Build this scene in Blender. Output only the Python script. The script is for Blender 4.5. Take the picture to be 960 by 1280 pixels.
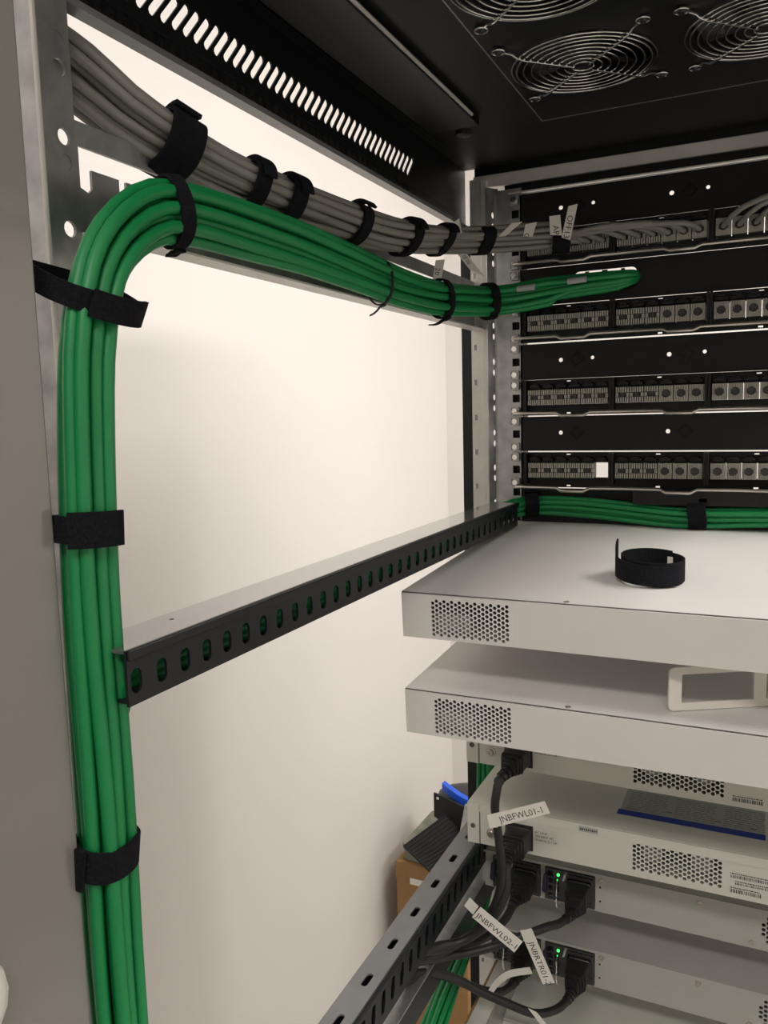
import bpy, bmesh, math, random
from mathutils import Vector, Matrix, Quaternion
from mathutils.geometry import delaunay_2d_cdt

for o in list(bpy.data.objects):
    bpy.data.objects.remove(o)
random.seed(7)
scene = bpy.context.scene
COL = scene.collection
EYE = 1.68                      # camera height above the floor (m); all build sizes are mm from that level

# ------------------------------------------------------------------ camera
def camera():
    yaw, pitch, roll = (math.radians(a) for a in (-25.73, 6.87, 1.489))
    cy, sy, cp, sp = math.cos(yaw), math.sin(yaw), math.cos(pitch), math.sin(pitch)
    fwd = Vector((sy * cp, cy * cp, -sp))
    right = Vector((cy, -sy, 0))
    down = fwd.cross(right)
    r2 = math.cos(roll) * right + math.sin(roll) * down
    d2 = -math.sin(roll) * right + math.cos(roll) * down
    m = Matrix((r2, -d2, -fwd)).transposed().to_4x4()
    m.translation = (0, 0, EYE)
    cam = bpy.data.cameras.new('camera')
    cam.sensor_fit = 'VERTICAL'
    cam.sensor_height = 36.0
    cam.lens = 1013.2 / 1280 * 36.0
    cam.clip_start = 0.01
    ob = bpy.data.objects.new('camera', cam)
    ob.matrix_world = m
    COL.objects.link(ob)
    scene.camera = ob
camera()

# ------------------------------------------------------------------ world, lights, exposure
world = bpy.data.worlds.new('world')
scene.world = world
world.use_nodes = True
world.node_tree.nodes['Background'].inputs[0].default_value = (1, 0.95, 0.88, 1)
world.node_tree.nodes['Background'].inputs[1].default_value = 0.02
scene.view_settings.view_transform = 'Standard'
scene.view_settings.look = 'None'
scene.view_settings.gamma = 1
scene.view_settings.use_curve_mapping = False
scene.view_settings.exposure = 0.06
CEIL_Z = 1060                   # ceiling above eye level

def ceiling_lamp_light(x, y, sx, sy, watts, col):
    l = bpy.data.lights.new('lamp_glow', 'AREA')
    l.shape = 'RECTANGLE'
    l.size, l.size_y = sx / 1000, sy / 1000
    l.energy = watts
    l.color = col
    o = bpy.data.objects.new('lamp_glow', l)
    o.location = (x / 1000, y / 1000, EYE + (CEIL_Z - 26) / 1000)
    COL.objects.link(o)
WARM = (1.0, 0.955, 0.912)
LAMPS = [(370, 1250, 300, 1100, 16.5), (150, -800, 1200, 300, 14.5), (1050, 750, 300, 1100, 31.0)]
for lx, ly, sx, sy, w in LAMPS:
    ceiling_lamp_light(lx, ly, sx, sy, w, WARM)

# ------------------------------------------------------------------ materials
MATS = {}
def mat(name, col, rough=0.5, metal=0.0, noise=0.0, nscale=40.0, bump=0.0, bscale=200.0, emit=None, spec=0.5, coat=0.0, stretch=None):
    if name in MATS:
        return MATS[name]
    m = bpy.data.materials.new(name)
    m.use_nodes = True
    nt = m.node_tree
    b = nt.nodes['Principled BSDF']
    b.inputs['Base Color'].default_value = (*col, 1)
    b.inputs['Roughness'].default_value = rough
    b.inputs['Metallic'].default_value = metal
    b.inputs['Specular IOR Level'].default_value = spec
    b.inputs['Coat Weight'].default_value = coat
    tc = nt.nodes.new('ShaderNodeTexCoord')
    src = tc.outputs['Object']
    if stretch:
        mp = nt.nodes.new('ShaderNodeMapping')
        mp.inputs['Scale'].default_value = stretch
        nt.links.new(src, mp.inputs['Vector'])
        src = mp.outputs['Vector']
    if noise:
        n = nt.nodes.new('ShaderNodeTexNoise')
        n.inputs['Scale'].default_value = nscale
        n.inputs['Detail'].default_value = 6
        nt.links.new(src, n.inputs['Vector'])
        r = nt.nodes.new('ShaderNodeValToRGB')
        r.color_ramp.elements[0].position = 0.3
        r.color_ramp.elements[1].position = 0.7
        r.color_ramp.elements[0].color = (*[c * (1 - noise) for c in col], 1)
        r.color_ramp.elements[1].color = (*[min(1, c * (1 + noise)) for c in col], 1)
        nt.links.new(n.outputs['Fac'], r.inputs['Fac'])
        nt.links.new(r.outputs['Color'], b.inputs['Base Color'])
    if bump:
        n2 = nt.nodes.new('ShaderNodeTexNoise')
        n2.inputs['Scale'].default_value = bscale
        n2.inputs['Detail'].default_value = 4
        nt.links.new(src, n2.inputs['Vector'])
        bp = nt.nodes.new('ShaderNodeBump')
        bp.inputs['Strength'].default_value = bump
        bp.inputs['Distance'].default_value = 0.001
        nt.links.new(n2.outputs['Fac'], bp.inputs['Height'])
        nt.links.new(bp.outputs['Normal'], b.inputs['Normal'])
    if emit:
        b.inputs['Emission Color'].default_value = (*col, 1)
        b.inputs['Emission Strength'].default_value = emit
    MATS[name] = m
    return m

M_WALL = mat('wall_paint', (0.80, 0.772, 0.742), 0.6, noise=0.015, nscale=3, bump=0.08, bscale=350)
M_FLOOR = mat('floor_vinyl', (0.30, 0.29, 0.27), 0.4, noise=0.1, nscale=8)
M_CEIL = mat('ceiling_paint', (0.80, 0.78, 0.74), 0.8, noise=0.02, nscale=5)
M_BLACK = mat('black_powder_coat', (0.006, 0.0065, 0.0075), 0.4, noise=0.15, nscale=60, bump=0.06, bscale=900, spec=0.3)
M_BLACKP = mat('black_panel_paint', (0.0085, 0.009, 0.0095), 0.5, noise=0.15, nscale=30, bump=0.06, bscale=900, spec=0.28)
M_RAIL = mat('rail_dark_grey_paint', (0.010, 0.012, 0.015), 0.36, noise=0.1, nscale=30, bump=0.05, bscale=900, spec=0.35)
M_RAILT = mat('rail_flange_painted_sheen', (0.12, 0.12, 0.122), 0.15, noise=0.08, nscale=30, spec=0.9, coat=0.8)  # dark rail paint lightened: the wall's reflection is put into the colour
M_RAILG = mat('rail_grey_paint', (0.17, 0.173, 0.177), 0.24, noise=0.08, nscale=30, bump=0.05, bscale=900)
M_STEEL = mat('galvanised_steel', (0.42, 0.42, 0.42), 0.42, metal=0.85, noise=0.22, nscale=55, bump=0.05, bscale=300)
M_STEELB = mat('bright_zinc_steel', (0.72, 0.70, 0.66), 0.42, metal=0.25, noise=0.08, nscale=30)
M_BRIGHT = mat('lip_painted_glint', (0.62, 0.60, 0.57), 0.4, metal=0.3, noise=0.05, nscale=30)  # pale grey carries the line of light along the channel lip
M_CHROME = mat('chrome_wire', (0.75, 0.74, 0.72), 0.18, metal=1.0, noise=0.03, nscale=60)
M_NICKEL = mat('nickel_rod', (0.55, 0.51, 0.46), 0.3, metal=0.9, noise=0.05, nscale=60)
M_GREEN = mat('green_cable_jacket', (0.004, 0.215, 0.058), 0.45, noise=0.08, nscale=18, bump=0.04, bscale=300)
M_GREY = mat('grey_cable_jacket', (0.235, 0.225, 0.205), 0.5, noise=0.07, nscale=18, bump=0.04, bscale=300)
M_HOOK = mat('black_hook_and_loop', (0.010, 0.010, 0.013), 0.95, noise=0.4, nscale=700, bump=1.0, bscale=1400, spec=0.15)
M_TIE = mat('black_nylon', (0.012, 0.012, 0.014), 0.4, noise=0.1, nscale=60)
M_CORD = mat('black_cord_rubber', (0.011, 0.011, 0.012), 0.45, noise=0.1, nscale=50)
M_PLUG = mat('black_plug_plastic', (0.013, 0.013, 0.015), 0.42, noise=0.12, nscale=70, bump=0.06, bscale=900)
M_DEV = mat('pale_grey_device_paint', (0.72, 0.705, 0.675), 0.5, noise=0.02, nscale=14, bump=0.03, bscale=1200)
M_FW = mat('off_white_device_paint', (0.63, 0.63, 0.57), 0.48, noise=0.02, nscale=14, bump=0.03, bscale=1200)
M_SRV = mat('bare_grey_server_metal', (0.42, 0.415, 0.385), 0.48, noise=0.03, nscale=20, bump=0.03, bscale=900)
M_SEAM = mat('dark_seam', (0.10, 0.095, 0.085), 0.7, noise=0.1, nscale=30)
M_DARK = mat('dark_interior', (0.008, 0.008, 0.009), 0.8, noise=0.1, nscale=30)
M_PSU = mat('dark_grey_power_supply', (0.06, 0.06, 0.063), 0.4, metal=0.3, noise=0.1, nscale=60)
M_LATCH = mat('dark_violet_latch', (0.022, 0.016, 0.04), 0.45, noise=0.1, nscale=60)
M_LABEL = mat('label_paper', (0.80, 0.775, 0.72), 0.6, noise=0.02, nscale=30)
M_INK = mat('black_ink', (0.02, 0.02, 0.02), 0.6, noise=0.05, nscale=50)
M_INKG = mat('grey_ink', (0.16, 0.155, 0.14), 0.6, noise=0.05, nscale=50)
M_STICK = mat('grey_sticker', (0.40, 0.41, 0.40), 0.6, noise=0.03, nscale=30, spec=0.2)
M_BLUE = mat('blue_print', (0.004, 0.035, 0.33), 0.6, noise=0.08, nscale=40, spec=0.15)
M_BLUEB = mat('bright_blue_plastic', (0.02, 0.11, 0.72), 0.4, noise=0.08, nscale=40)
M_CARD = mat('brown_cardboard', (0.33, 0.185, 0.075), 0.8, noise=0.06, nscale=30, bump=0.15, bscale=120)
M_FOIL = mat('greenish_bubble_wrap', (0.20, 0.215, 0.165), 0.4, noise=0.35, nscale=30, bump=0.8, bscale=45)
M_PORT = mat('beige_grey_jack_plastic', (0.46, 0.44, 0.39), 0.5, noise=0.12, nscale=80)
M_PORTD = mat('dark_jack_and_gap_shade', (0.035, 0.034, 0.032), 0.5, noise=0.1, nscale=80)
M_WHITEP = mat('white_plastic', (0.74, 0.71, 0.655), 0.42, noise=0.02, nscale=40)
M_PANEL = mat('glossy_pale_grey_panel', (0.215, 0.208, 0.19), 0.16, noise=0.02, nscale=4, coat=0.3)
M_LED = mat('green_led', (0.05, 1.0, 0.12), 0.3, emit=3.0, noise=0.0)
M_LAMP = mat('lamp_diffuser', (1.0, 0.95, 0.88), 0.5, emit=3.0)
M_FAN = mat('fan_black_plastic', (0.02, 0.019, 0.019), 0.35, noise=0.1, nscale=60)

# ------------------------------------------------------------------ mesh helpers (mm)
class MB:
    """Collects shapes in mm, world-oriented, from eye level."""
    def __init__(s):
        s.v, s.f = [], []
    def add(s, vs, fs):
        n = len(s.v)
        s.v += [Vector(p) for p in vs]
        s.f += [tuple(n + i for i in f) for f in fs]
        return s
    def box(s, x0, x1, y0, y1, z0, z1):
        return s.add([(x0, y0, z0), (x1, y0, z0), (x1, y1, z0), (x0, y1, z0), (x0, y0, z1), (x1, y0, z1), (x1, y1, z1), (x0, y1, z1)],
                     [(0, 3, 2, 1), (4, 5, 6, 7), (0, 1, 5, 4), (1, 2, 6, 5), (2, 3, 7, 6), (3, 0, 4, 7)])
    def hexa(s, bottom, top):
        return s.add(list(bottom) + list(top), [(0, 3, 2, 1), (4, 5, 6, 7), (0, 1, 5, 4), (1, 2, 6, 5), (2, 3, 7, 6), (3, 0, 4, 7)])
    def tube(s, pts, r, n=8, cap=True):
        pts = [Vector(p) for p in pts]
        rs = r if isinstance(r, (list, tuple)) else [r] * len(pts)
        fr = frames(pts)
        vs, fs = [], []
        for (p, t, a, b), rr in zip(fr, rs):
            for k in range(n):
                th = 2 * math.pi * k / n
                vs.append(p + (a * math.cos(th) + b * math.sin(th)) * rr)
        for i in range(len(pts) - 1):
            for k in range(n):
                k2 = (k + 1) % n
                fs.append((i * n + k, i * n + k2, (i + 1) * n + k2, (i + 1) * n + k))
        if cap:
            fs.append(tuple(range(n - 1, -1, -1)))
            fs.append(tuple((len(pts) - 1) * n + k for k in range(n)))
        return s.add(vs, fs)
    def ring(s, c, axis, r, t, n=32, m=6, u=None, a=1.0, b=1.0):
        axis = Vector(axis).normalized()
        u = Vector(u).normalized() if u else axis.orthogonal().normalized()
        w = axis.cross(u)
        vs, fs = [], []
        for i in range(n):
            th = 2 * math.pi * i / n
            d = u * math.cos(th) * a + w * math.sin(th) * b
            for k in range(m):
                ph = 2 * math.pi * k / m
                vs.append(Vector(c) + d * r + d.normalized() * math.cos(ph) * t + axis * math.sin(ph) * t)
        for i in range(n):
            for k in range(m):
                i2, k2 = (i + 1) % n, (k + 1) % m
                fs.append((i * m + k, i2 * m + k, i2 * m + k2, i * m + k2))
        return s.add(vs, fs)
    def loft(s, secs, cap=True):
        n = len(secs[0])
        vs = [p for q in secs for p in q]
        fs = []
        for i in range(len(secs) - 1):
            for k in range(n):
                k2 = (k + 1) % n
                fs.append((i * n + k, i * n + k2, (i + 1) * n + k2, (i + 1) * n + k))
        if cap:
            fs.append(tuple(range(n - 1, -1, -1)))
            fs.append(tuple((len(secs) - 1) * n + k for k in range(n)))
        return s.add(vs, fs)
    def plate(s, outer, holes, t, o, u, v):
        """Flat plate with real holes: 2-D outlines, thickness t along u x v."""
        o, u, v = Vector(o), Vector(u), Vector(v)
        nrm = u.cross(v).normalized()
        polys = [outer] + holes
        pv, pe = [], []
        for q in polys:
            b = len(pv)
            pv += [Vector((p[0], p[1])) for p in q]
            pe += [(b + i, b + (i + 1) % len(q)) for i in range(len(q))]
        rv, _, rf, _, _, _ = delaunay_2d_cdt(pv, pe, [], 0, 1e-5)
        hb = [(min(p[0] for p in q), max(p[0] for p in q), min(p[1] for p in q), max(p[1] for p in q), q) for q in holes]
        tri = []
        for f in rf:
            cx = sum(rv[i].x for i in f) / len(f)
            cy = sum(rv[i].y for i in f) / len(f)
            if not inside(cx, cy, outer):
                continue
            if any(x0 < cx < x1 and y0 < cy < y1 and inside(cx, cy, q) for x0, x1, y0, y1, q in hb):
                continue
            tri.append(f)
        m3 = lambda p, d: o + u * p[0] + v * p[1] + nrm * d
        s.add([m3(p, 0) for p in rv], [tuple(reversed(f)) for f in tri])
        s.add([m3(p, t) for p in rv], tri)
        for q in polys:
            n = len(q)
            s.add([m3(p, 0) for p in q] + [m3(p, t) for p in q], [(i, (i + 1) % n, n + (i + 1) % n, n + i) for i in range(n)])
        return s
    def xform(s, fn):
        s.v = [fn(p) for p in s.v]
        return s
    def build(s, name, material, parent=None, at=None, smooth=False, bevel=0.0, angle=35, link=True):
        """at: local origin in mm. Child meshes sit in the parent's frame."""
        org = Vector(at) if at else (parent['_o'] if False else ORIGIN.get(parent, Vector((0, 0, 0))))
        me = bpy.data.meshes.new(name)
        me.from_pydata([(p - org) / 1000 for p in s.v], [], s.f)
        bm = bmesh.new()
        bm.from_mesh(me)
        bmesh.ops.remove_doubles(bm, verts=bm.verts, dist=2e-6)
        bmesh.ops.recalc_face_normals(bm, faces=bm.faces)
        bm.to_mesh(me)
        bm.free()
        if smooth:
            me.shade_smooth()
            me.set_sharp_from_angle(angle=math.radians(angle))
        me.materials.append(material)
        ob = bpy.data.objects.new(name, me)
        COL.objects.link(ob)
        if parent is not None:
            ob.parent = parent
            po = ORIGIN[parent]
            ob.location = (org - po) / 1000
        else:
            ob.location = org / 1000 + Vector((0, 0, EYE))
        ORIGIN[ob] = org
        if bevel:
            b = ob.modifiers.new('bevel', 'BEVEL')
            b.width = bevel / 1000
            b.segments = 2
            b.limit_method = 'ANGLE'
        return ob
ORIGIN = {None: Vector((0, 0, 0))}

def inside(x, y, q):
    r = False
    j = len(q) - 1
    for i in range(len(q)):
        xi, yi = q[i][0], q[i][1]
        xj, yj = q[j][0], q[j][1]
        if (yi > y) != (yj > y) and x < (xj - xi) * (y - yi) / (yj - yi) + xi:
            r = not r
        j = i
    return r

def frames(pts, up=None):
    n = len(pts)
    tans = []
    for i in range(n):
        a, b = pts[max(0, i - 1)], pts[min(n - 1, i + 1)]
        d = (b - a)
        tans.append(d.normalized() if d.length > 1e-9 else Vector((0, 0, 1)))
    a = Vector(up) if up else tans[0].orthogonal()
    a = (a - tans[0] * a.dot(tans[0])).normalized()
    out = [(pts[0], tans[0], a, tans[0].cross(a))]
    for i in range(1, n):
        q = tans[i - 1].rotation_difference(tans[i])
        a = q @ a
        a = (a - tans[i] * a.dot(tans[i])).normalized()
        out.append((pts[i], tans[i], a, tans[i].cross(a)))
    return out

def spline(pts, step=12.0):
    """Catmull-Rom through pts, resampled about every step mm."""
    P = [Vector(p) for p in pts]
    P = [P[0] * 2 - P[1]] + P + [P[-1] * 2 - P[-2]]
    out = []
    for i in range(1, len(P) - 2):
        p0, p1, p2, p3 = P[i - 1:i + 3]
        k = max(2, int((p2 - p1).length / step))
        for j in range(k):
            t = j / k
            out.append(0.5 * (2 * p1 + (p2 - p0) * t + (2 * p0 - 5 * p1 + 4 * p2 - p3) * t * t + (3 * p1 - p0 - 3 * p2 + p3) * t ** 3))
    out.append(P[-2])
    return out

def rrect(cx, cy, w, h, r, n=4):
    q = []
    r = min(r, w / 2 - 1e-4, h / 2 - 1e-4)
    for sx, sy, a0 in ((1, -1, -90), (1, 1, 0), (-1, 1, 90), (-1, -1, 180)):
        for k in range(n + 1):
            a = math.radians(a0 + 90 * k / n)
            q.append((cx + sx * (w / 2 - r) + r * math.cos(a), cy + sy * (h / 2 - r) + r * math.sin(a)))
    return q
def circ(cx, cy, r, n=12, ry=None, rot=0.0):
    return [(cx + r * math.cos(rot + 2 * math.pi * k / n), cy + (ry or r) * math.sin(rot + 2 * math.pi * k / n)) for k in range(n)]
def rect(x0, x1, y0, y1):
    return [(x0, y0), (x1, y0), (x1, y1), (x0, y1)]

def thing(name, label, cat, at, group=None):
    e = bpy.data.objects.new(name, None)
    e.empty_display_size = 0.02
    COL.objects.link(e)
    e.location = Vector(at) / 1000 + Vector((0, 0, EYE))
    ORIGIN[e] = Vector(at)
    return tag(e, label, cat, group)
def tag(o, label, cat=None, group=None):
    o['label'] = label
    if cat:
        o['category'] = cat
    if group:
        o['group'] = group
    return o
def struct(o):
    o['kind'] = 'structure'
    return o
def copy_part(src, parent, at):
    c = src.copy()
    COL.objects.link(c)
    c.parent = parent
    ORIGIN[c] = Vector(at)
    c.location = (Vector(at) - ORIGIN[parent]) / 1000
    return c
def move_tree(root, pivot, ang):
    """Tilt a finished thing about a horizontal X axis through its origin."""
    root.rotation_euler = (ang, 0, 0)

def text(parent, body, o, u, v, size, material, name='lettering', align='LEFT', thick=0.05):
    cu = bpy.data.curves.new(name, 'FONT')
    cu.body = body
    cu.size = 1.0
    cu.align_x = align
    cu.resolution_u = 2
    tmp = bpy.data.objects.new(name, cu)
    COL.objects.link(tmp)
    dg = bpy.context.evaluated_depsgraph_get()
    me = bpy.data.meshes.new_from_object(tmp.evaluated_get(dg))
    u, v, o = Vector(u).normalized(), Vector(v).normalized(), Vector(o)
    nrm = u.cross(v)
    mb = MB()
    mb.add([o + u * (p.co.x * size) + v * (p.co.y * size) + nrm * thick for p in me.vertices], [tuple(p.vertices) for p in me.polygons])
    bpy.data.objects.remove(tmp)
    bpy.data.curves.remove(cu)
    bpy.data.meshes.remove(me)
    return mb.build(name, material, parent)

# ================================================================== ROOM
def room():
    z0, z1 = -EYE * 1000, CEIL_Z
    XL, XR, YB, YF = -800, 2300, 2066, -2200
    struct(MB().box(XL - 100, XR + 100, YF - 100, YB + 100, z0 - 80, z0).build('floor', M_FLOOR, at=(0, 0, z0)))
    struct(MB().box(XL - 100, XR + 100, YF - 100, YB + 100, z1, z1 + 80).build('ceiling', M_CEIL, at=(0, 0, z1)))
    struct(MB().box(XL - 100, XL, YF - 100, YB + 100, z0, z1).build('wall_left', M_WALL, at=(XL, 0, z0)))
    struct(MB().box(XL, XR, YB, YB + 100, z0, z1).build('wall_back', M_WALL, at=(0, YB, z0)))
    struct(MB().box(XR, XR + 100, YF - 100, YB + 100, z0, z1).build('wall_right', M_WALL, at=(XR, 0, z0)))
    struct(MB().box(XL, XR, YF - 100, YF, z0, z1).build('wall_front', M_WALL, at=(0, YF, z0)))
    names = ['long white ceiling light over the rack and front aisle', 'white ceiling light across the aisle behind the camera', 'long white ceiling light to the right of the rack']
    for (lx, ly, sx, sy, w), lab in zip(LAMPS, names):
        t = thing('ceiling_light', lab, 'lamp', (lx, ly, z1), 'ceiling lights')
        MB().plate(rect(-sx / 2 - 15, sx / 2 + 15, -sy / 2 - 15, sy / 2 + 15), [rect(-sx / 2, sx / 2, -sy / 2, sy / 2)], 22, (lx, ly, z1 - 22), (1, 0, 0), (0, 1, 0)).build('lamp_frame', M_WHITEP, t)
        MB().box(lx - sx / 2, lx + sx / 2, ly - sy / 2, ly + sy / 2, z1 - 18, z1 - 2).build('diffuser', M_LAMP, t)
room()

# ================================================================== RACK FRAME
XC = -65                        # rack centre
XS = -360                       # left side plane
ROOF = 300
YR = 300                        # rear end of the roof
YP = 995                        # plane of the rear faces of the patch panels
def mx(x):
    return 2 * XC - x
rack = thing('equipment_rack', 'black and galvanised open rack frame with vented roof panels', 'rack', (XC, 650, -EYE * 1000))

def top_side(sgn):
    X = XS if sgn < 0 else mx(XS)
    slots = []
    y = 822
    while y > YR + 12:
        # slanted slot with round ends: foot (y,252) to head (y+17,272)
        a = math.atan2(20, 17.2)
        d = (math.cos(a), math.sin(a))
        n = (-d[1], d[0])
        L, w = 26.4 / 2, 2.75
        cx, cy = y + 8.6, 262
        q = []
        for e in (1, -1):
            for k in range(5):
                th = -math.pi / 2 + math.pi * k / 4
                q.append((cx + e * (d[0] * (L - w) + w * (math.cos(th) * d[0] + math.sin(th) * n[0])), cy + e * (d[1] * (L - w) + w * (math.cos(th) * d[1] + math.sin(th) * n[1]))))
        slots.append(q)
        y -= 11
    p = MB().plate(rect(YR, 1003, 230, ROOF), slots, 1.5 * sgn if sgn > 0 else 1.5, (X - (0 if sgn < 0 else 1.5), 0, 0), (0, 1, 0), (0, 0, 1))
    side = p.build('top_side_panel', M_BLACK, rack)
    # row of pressed louvre bumps below the slots
    b = MB()
    y = 822
    while y > YR + 12:
        xx = X + 1.5 if sgn < 0 else X - 3.0
        b.add([(xx, y - 3.2, 233), (xx, y + 3.2, 233), (xx, y + 3.2, 242), (xx, y - 3.2, 242), (xx - 1.3 * sgn * 1, y, 235), (xx - 1.3 * sgn, y, 240)],
              [(0, 1, 4), (1, 2, 5, 4), (2, 3, 5), (3, 0, 4, 5)])
        y -= 11
    b.build('louvre_row', M_BLACK, side)
    lip = MB().box(X - 1.5, X + 9 * (-sgn), YR, 1003, 226, 230) if sgn < 0 else MB().box(X - 9, X + 1.5, YR, 1003, 226, 230)
    lip.build('panel_lip', M_RAILG, side)
    MB().box(min(X, X - 1.8 * sgn), max(X, X - 1.8 * sgn), YR, 1003, 243.6, 244.6).build('pressed_seam', M_RAIL, side)
top_side(-1)
top_side(1)

FANS = [(-158, 748), (-14, 748), (-158, 588)]
holes = [circ(x, y, 59, 40) for x, y in FANS]
MB().plate(rect(XS, mx(XS), YR, 1003), holes, 1.5, (0, 0, ROOF), (1, 0, 0), (0, 1, 0)).build('roof_panel', M_BLACKP, rack)
MB().plate(rect(-226, 2 * XC + 226, 310, 873), holes, 1.2, (0, 0, ROOF - 1.25), (1, 0, 0), (0, 1, 0)).build('fan_plate', M_BLACK, rack)
MB().box(-227.2, -226.1, 310, 874, ROOF - 1.6, ROOF - 0.1).box(-226.1, 2 * XC + 226, 873.1, 874.2, ROOF - 1.6, ROOF - 0.1).build('plate_edge', M_STEEL, rack)
# unseen cover added above the fans to keep ceiling light out
cap = MB()
cap.box(XS, mx(XS), YR, 1003, 338, 340)
cap.box(XS, XS + 2, YR, 1003, 301.6, 338).box(mx(XS) - 2, mx(XS), YR, 1003, 301.6, 338)
cap.box(XS + 2, mx(XS) - 2, YR, YR + 2, 301.6, 338).box(XS + 2, mx(XS) - 2, 1001, 1003, 301.6, 338)
cap.build('added_fan_cover', M_BLACK, rack)
# stiffening channel under the roof with a rounded lip, its glint put into a pale colour
ch = MB().box(-335, -281, YR + 5, 832, 291, ROOF - 0.2).build('roof_channel', M_BLACK, rack, bevel=0.8)
MB().tube([(-280, YR + 5, 294), (-280, 806, 294)], 1.7, 8).build('channel_lip', M_BRIGHT, ch, smooth=True)
# grooves of the roof near the side panel
MB().box(-347, -345.4, YR + 5, 905, 298.4, ROOF - 0.1).build('roof_rib', M_RAIL, rack)
# hanging bolt beside the channel
k = MB().loft([[(-304 + r * math.cos(a * math.pi / 6), 846 + r * math.sin(a * math.pi / 6), z) for a in range(12)] for r, z in ((5.2, 288), (8.2, 289), (8.2, 294), (5, 295), (5, ROOF - 0.2))])
k.build('thumb_screw', M_TIE, rack, smooth=True)

# front top beam, thin trim under it
def beams():
    b = MB().box(-348, mx(-348), 1003, 1030, 276, 291).build('front_beam', M_STEELB, rack, bevel=1.0)
    MB().box(-346, mx(-346), 1003, 1034, 291, ROOF).build('front_beam_upper', M_BLACK, rack)
    MB().box(-306, mx(-306), 999, 1030, 263.5, 274).build('front_beam_lower', M_BLACK, rack)
    MB().box(-300, mx(-300), 993.5, 999, 262.0, 263.6).build('bright_trim', M_STEELB, rack)
beams()

def front_upright(sgn):
    fx = (lambda x: x) if sgn < 0 else mx
    def bx(mb, x0, x1, *r):
        a, b = sorted((fx(x0), fx(x1)))
        return mb.box(a, b, *r)
    zb = -1640
    # outer post: dark return, grey strip with small slots, bright edge
    p = bx(MB(), -366, -352, 1003, 1032, zb, 230).build('corner_post', M_RAIL, rack)
    MBs = MB()
    hs = []
    z = 215
    while z > -1600:
        hs.append(rect(2.5, 7, z - 3.6, z + 3.6))
        z -= 44.45
    MBs.plate(rect(0, 15, zb, 287), hs, 2, (fx(-352) if sgn < 0 else fx(-337), 1003, 0), (1, 0, 0), (0, 0, 1))
    MBs.build('post_strip', M_STEELB, p)
    bx(MB(), -336.4, -329, 996, 1003, zb, 284).build('post_edge', M_STEELB, p, bevel=0.8)
    # 19-inch rail: web facing the rack middle with oval holes, then the face with square holes
    hs = []
    z = 240
    k = 0
    while z > -1600:
        for dz in (0, 13.5):
            hs.append(circ(10, z - dz, 2.3, 10, 4.2))
        z -= 44.45
    u = MB().plate(rect(0, 18, zb, 272), hs, 1.8, (fx(-327), 988, 0), (-0.25 * -sgn if False else (0.55 if sgn < 0 else -0.55), 0.83, 0), (0, 0, 1)).build('upright_web', M_STEEL, rack)
    cs = [15.4 + 44.45 * i for i in range(6, -40, -1)]
    hs = []
    for c in cs:
        for dz in (-15.9, 0, 15.9):
            if zb + 8 < c + dz < 262:
                hs.append(rect(24 - 4.75, 24 + 4.75, c + dz - 4.75, c + dz + 4.75))
    x0 = fx(-316) if sgn < 0 else fx(-284)
    if sgn > 0:
        hs = [[(32 - x, z) for x, z in q] for q in hs]
    face = MB().plate(rect(0, 32, zb, 268), hs, 2, (x0, YP + 2, 0), (1, 0, 0), (0, 0, 1)).build('upright_face', M_STEEL, rack)
    bx(MB(), -318, -285.5, YP + 12, YP + 30, zb, 262).build('added_hole_backing', M_BLACK, rack)  # added dark backing, stops light showing through the square holes
    if sgn < 0:
        nutm = None
        for c in cs[:9]:
            for dz in (-15.9, 15.9):
                z = c + dz
                if z > 255 or z < -130:
                    continue
                at = (-292, YP, z)
                if nutm is None:
                    n = MB().box(-296.5, -287.5, YP - 4, YP - 0.1, z - 5.5, z + 5.5).box(-297.5, -296.6, YP - 6, YP - 0.1, z - 4, z + 4).box(-287.4, -286.5, YP - 6, YP - 0.1, z - 4, z + 4)
                    nutm = n.build('cage_nut', M_STEEL, face, at=at, bevel=0.6)
                    s = MB().tube([(-292, YP - 9, z), (-292, YP - 4.05, z)], [3.4, 3.4], 10).build('screw_tip', M_CHROME, nutm, at=at)
                    first = s
                else:
                    c2 = copy_part(nutm, face, at)
                    copy_part(first, c2, at)
    return face
front_upright(-1)
front_upright(1)

# near upright at the left, partly behind the pale panel
hs = [circ(336, z, 4.3, 14, 4.3) for z in (200, 186, 151, 138, 103.5, 59, 14.6, -30)]
up = MB().plate(rect(322, 344, -1640, ROOF - 2), hs, 2.0, (-347, 0, 0), (0, 1, 0), (0, 0, 1)).build('near_upright', M_STEEL, rack)
MB().box(-385, -347.2, 321, 323, -1640, ROOF - 2).build('upright_flange', M_STEEL, up)
MB().tube([(-346, 321.6, -1640), (-346, 321.6, ROOF - 2)], 1.4, 8).build('upright_fold', M_STEELB, up, smooth=True)
MB().tube([(-348.2, 336, 138), (-345.6, 336, 138)], 4.2, 14).build('rivet', M_STEEL, up)
MB().tube([(-348.2, 336, 200), (-345.6, 336, 200)], 4.2, 14).build('rivet', M_STEEL, up)

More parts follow.
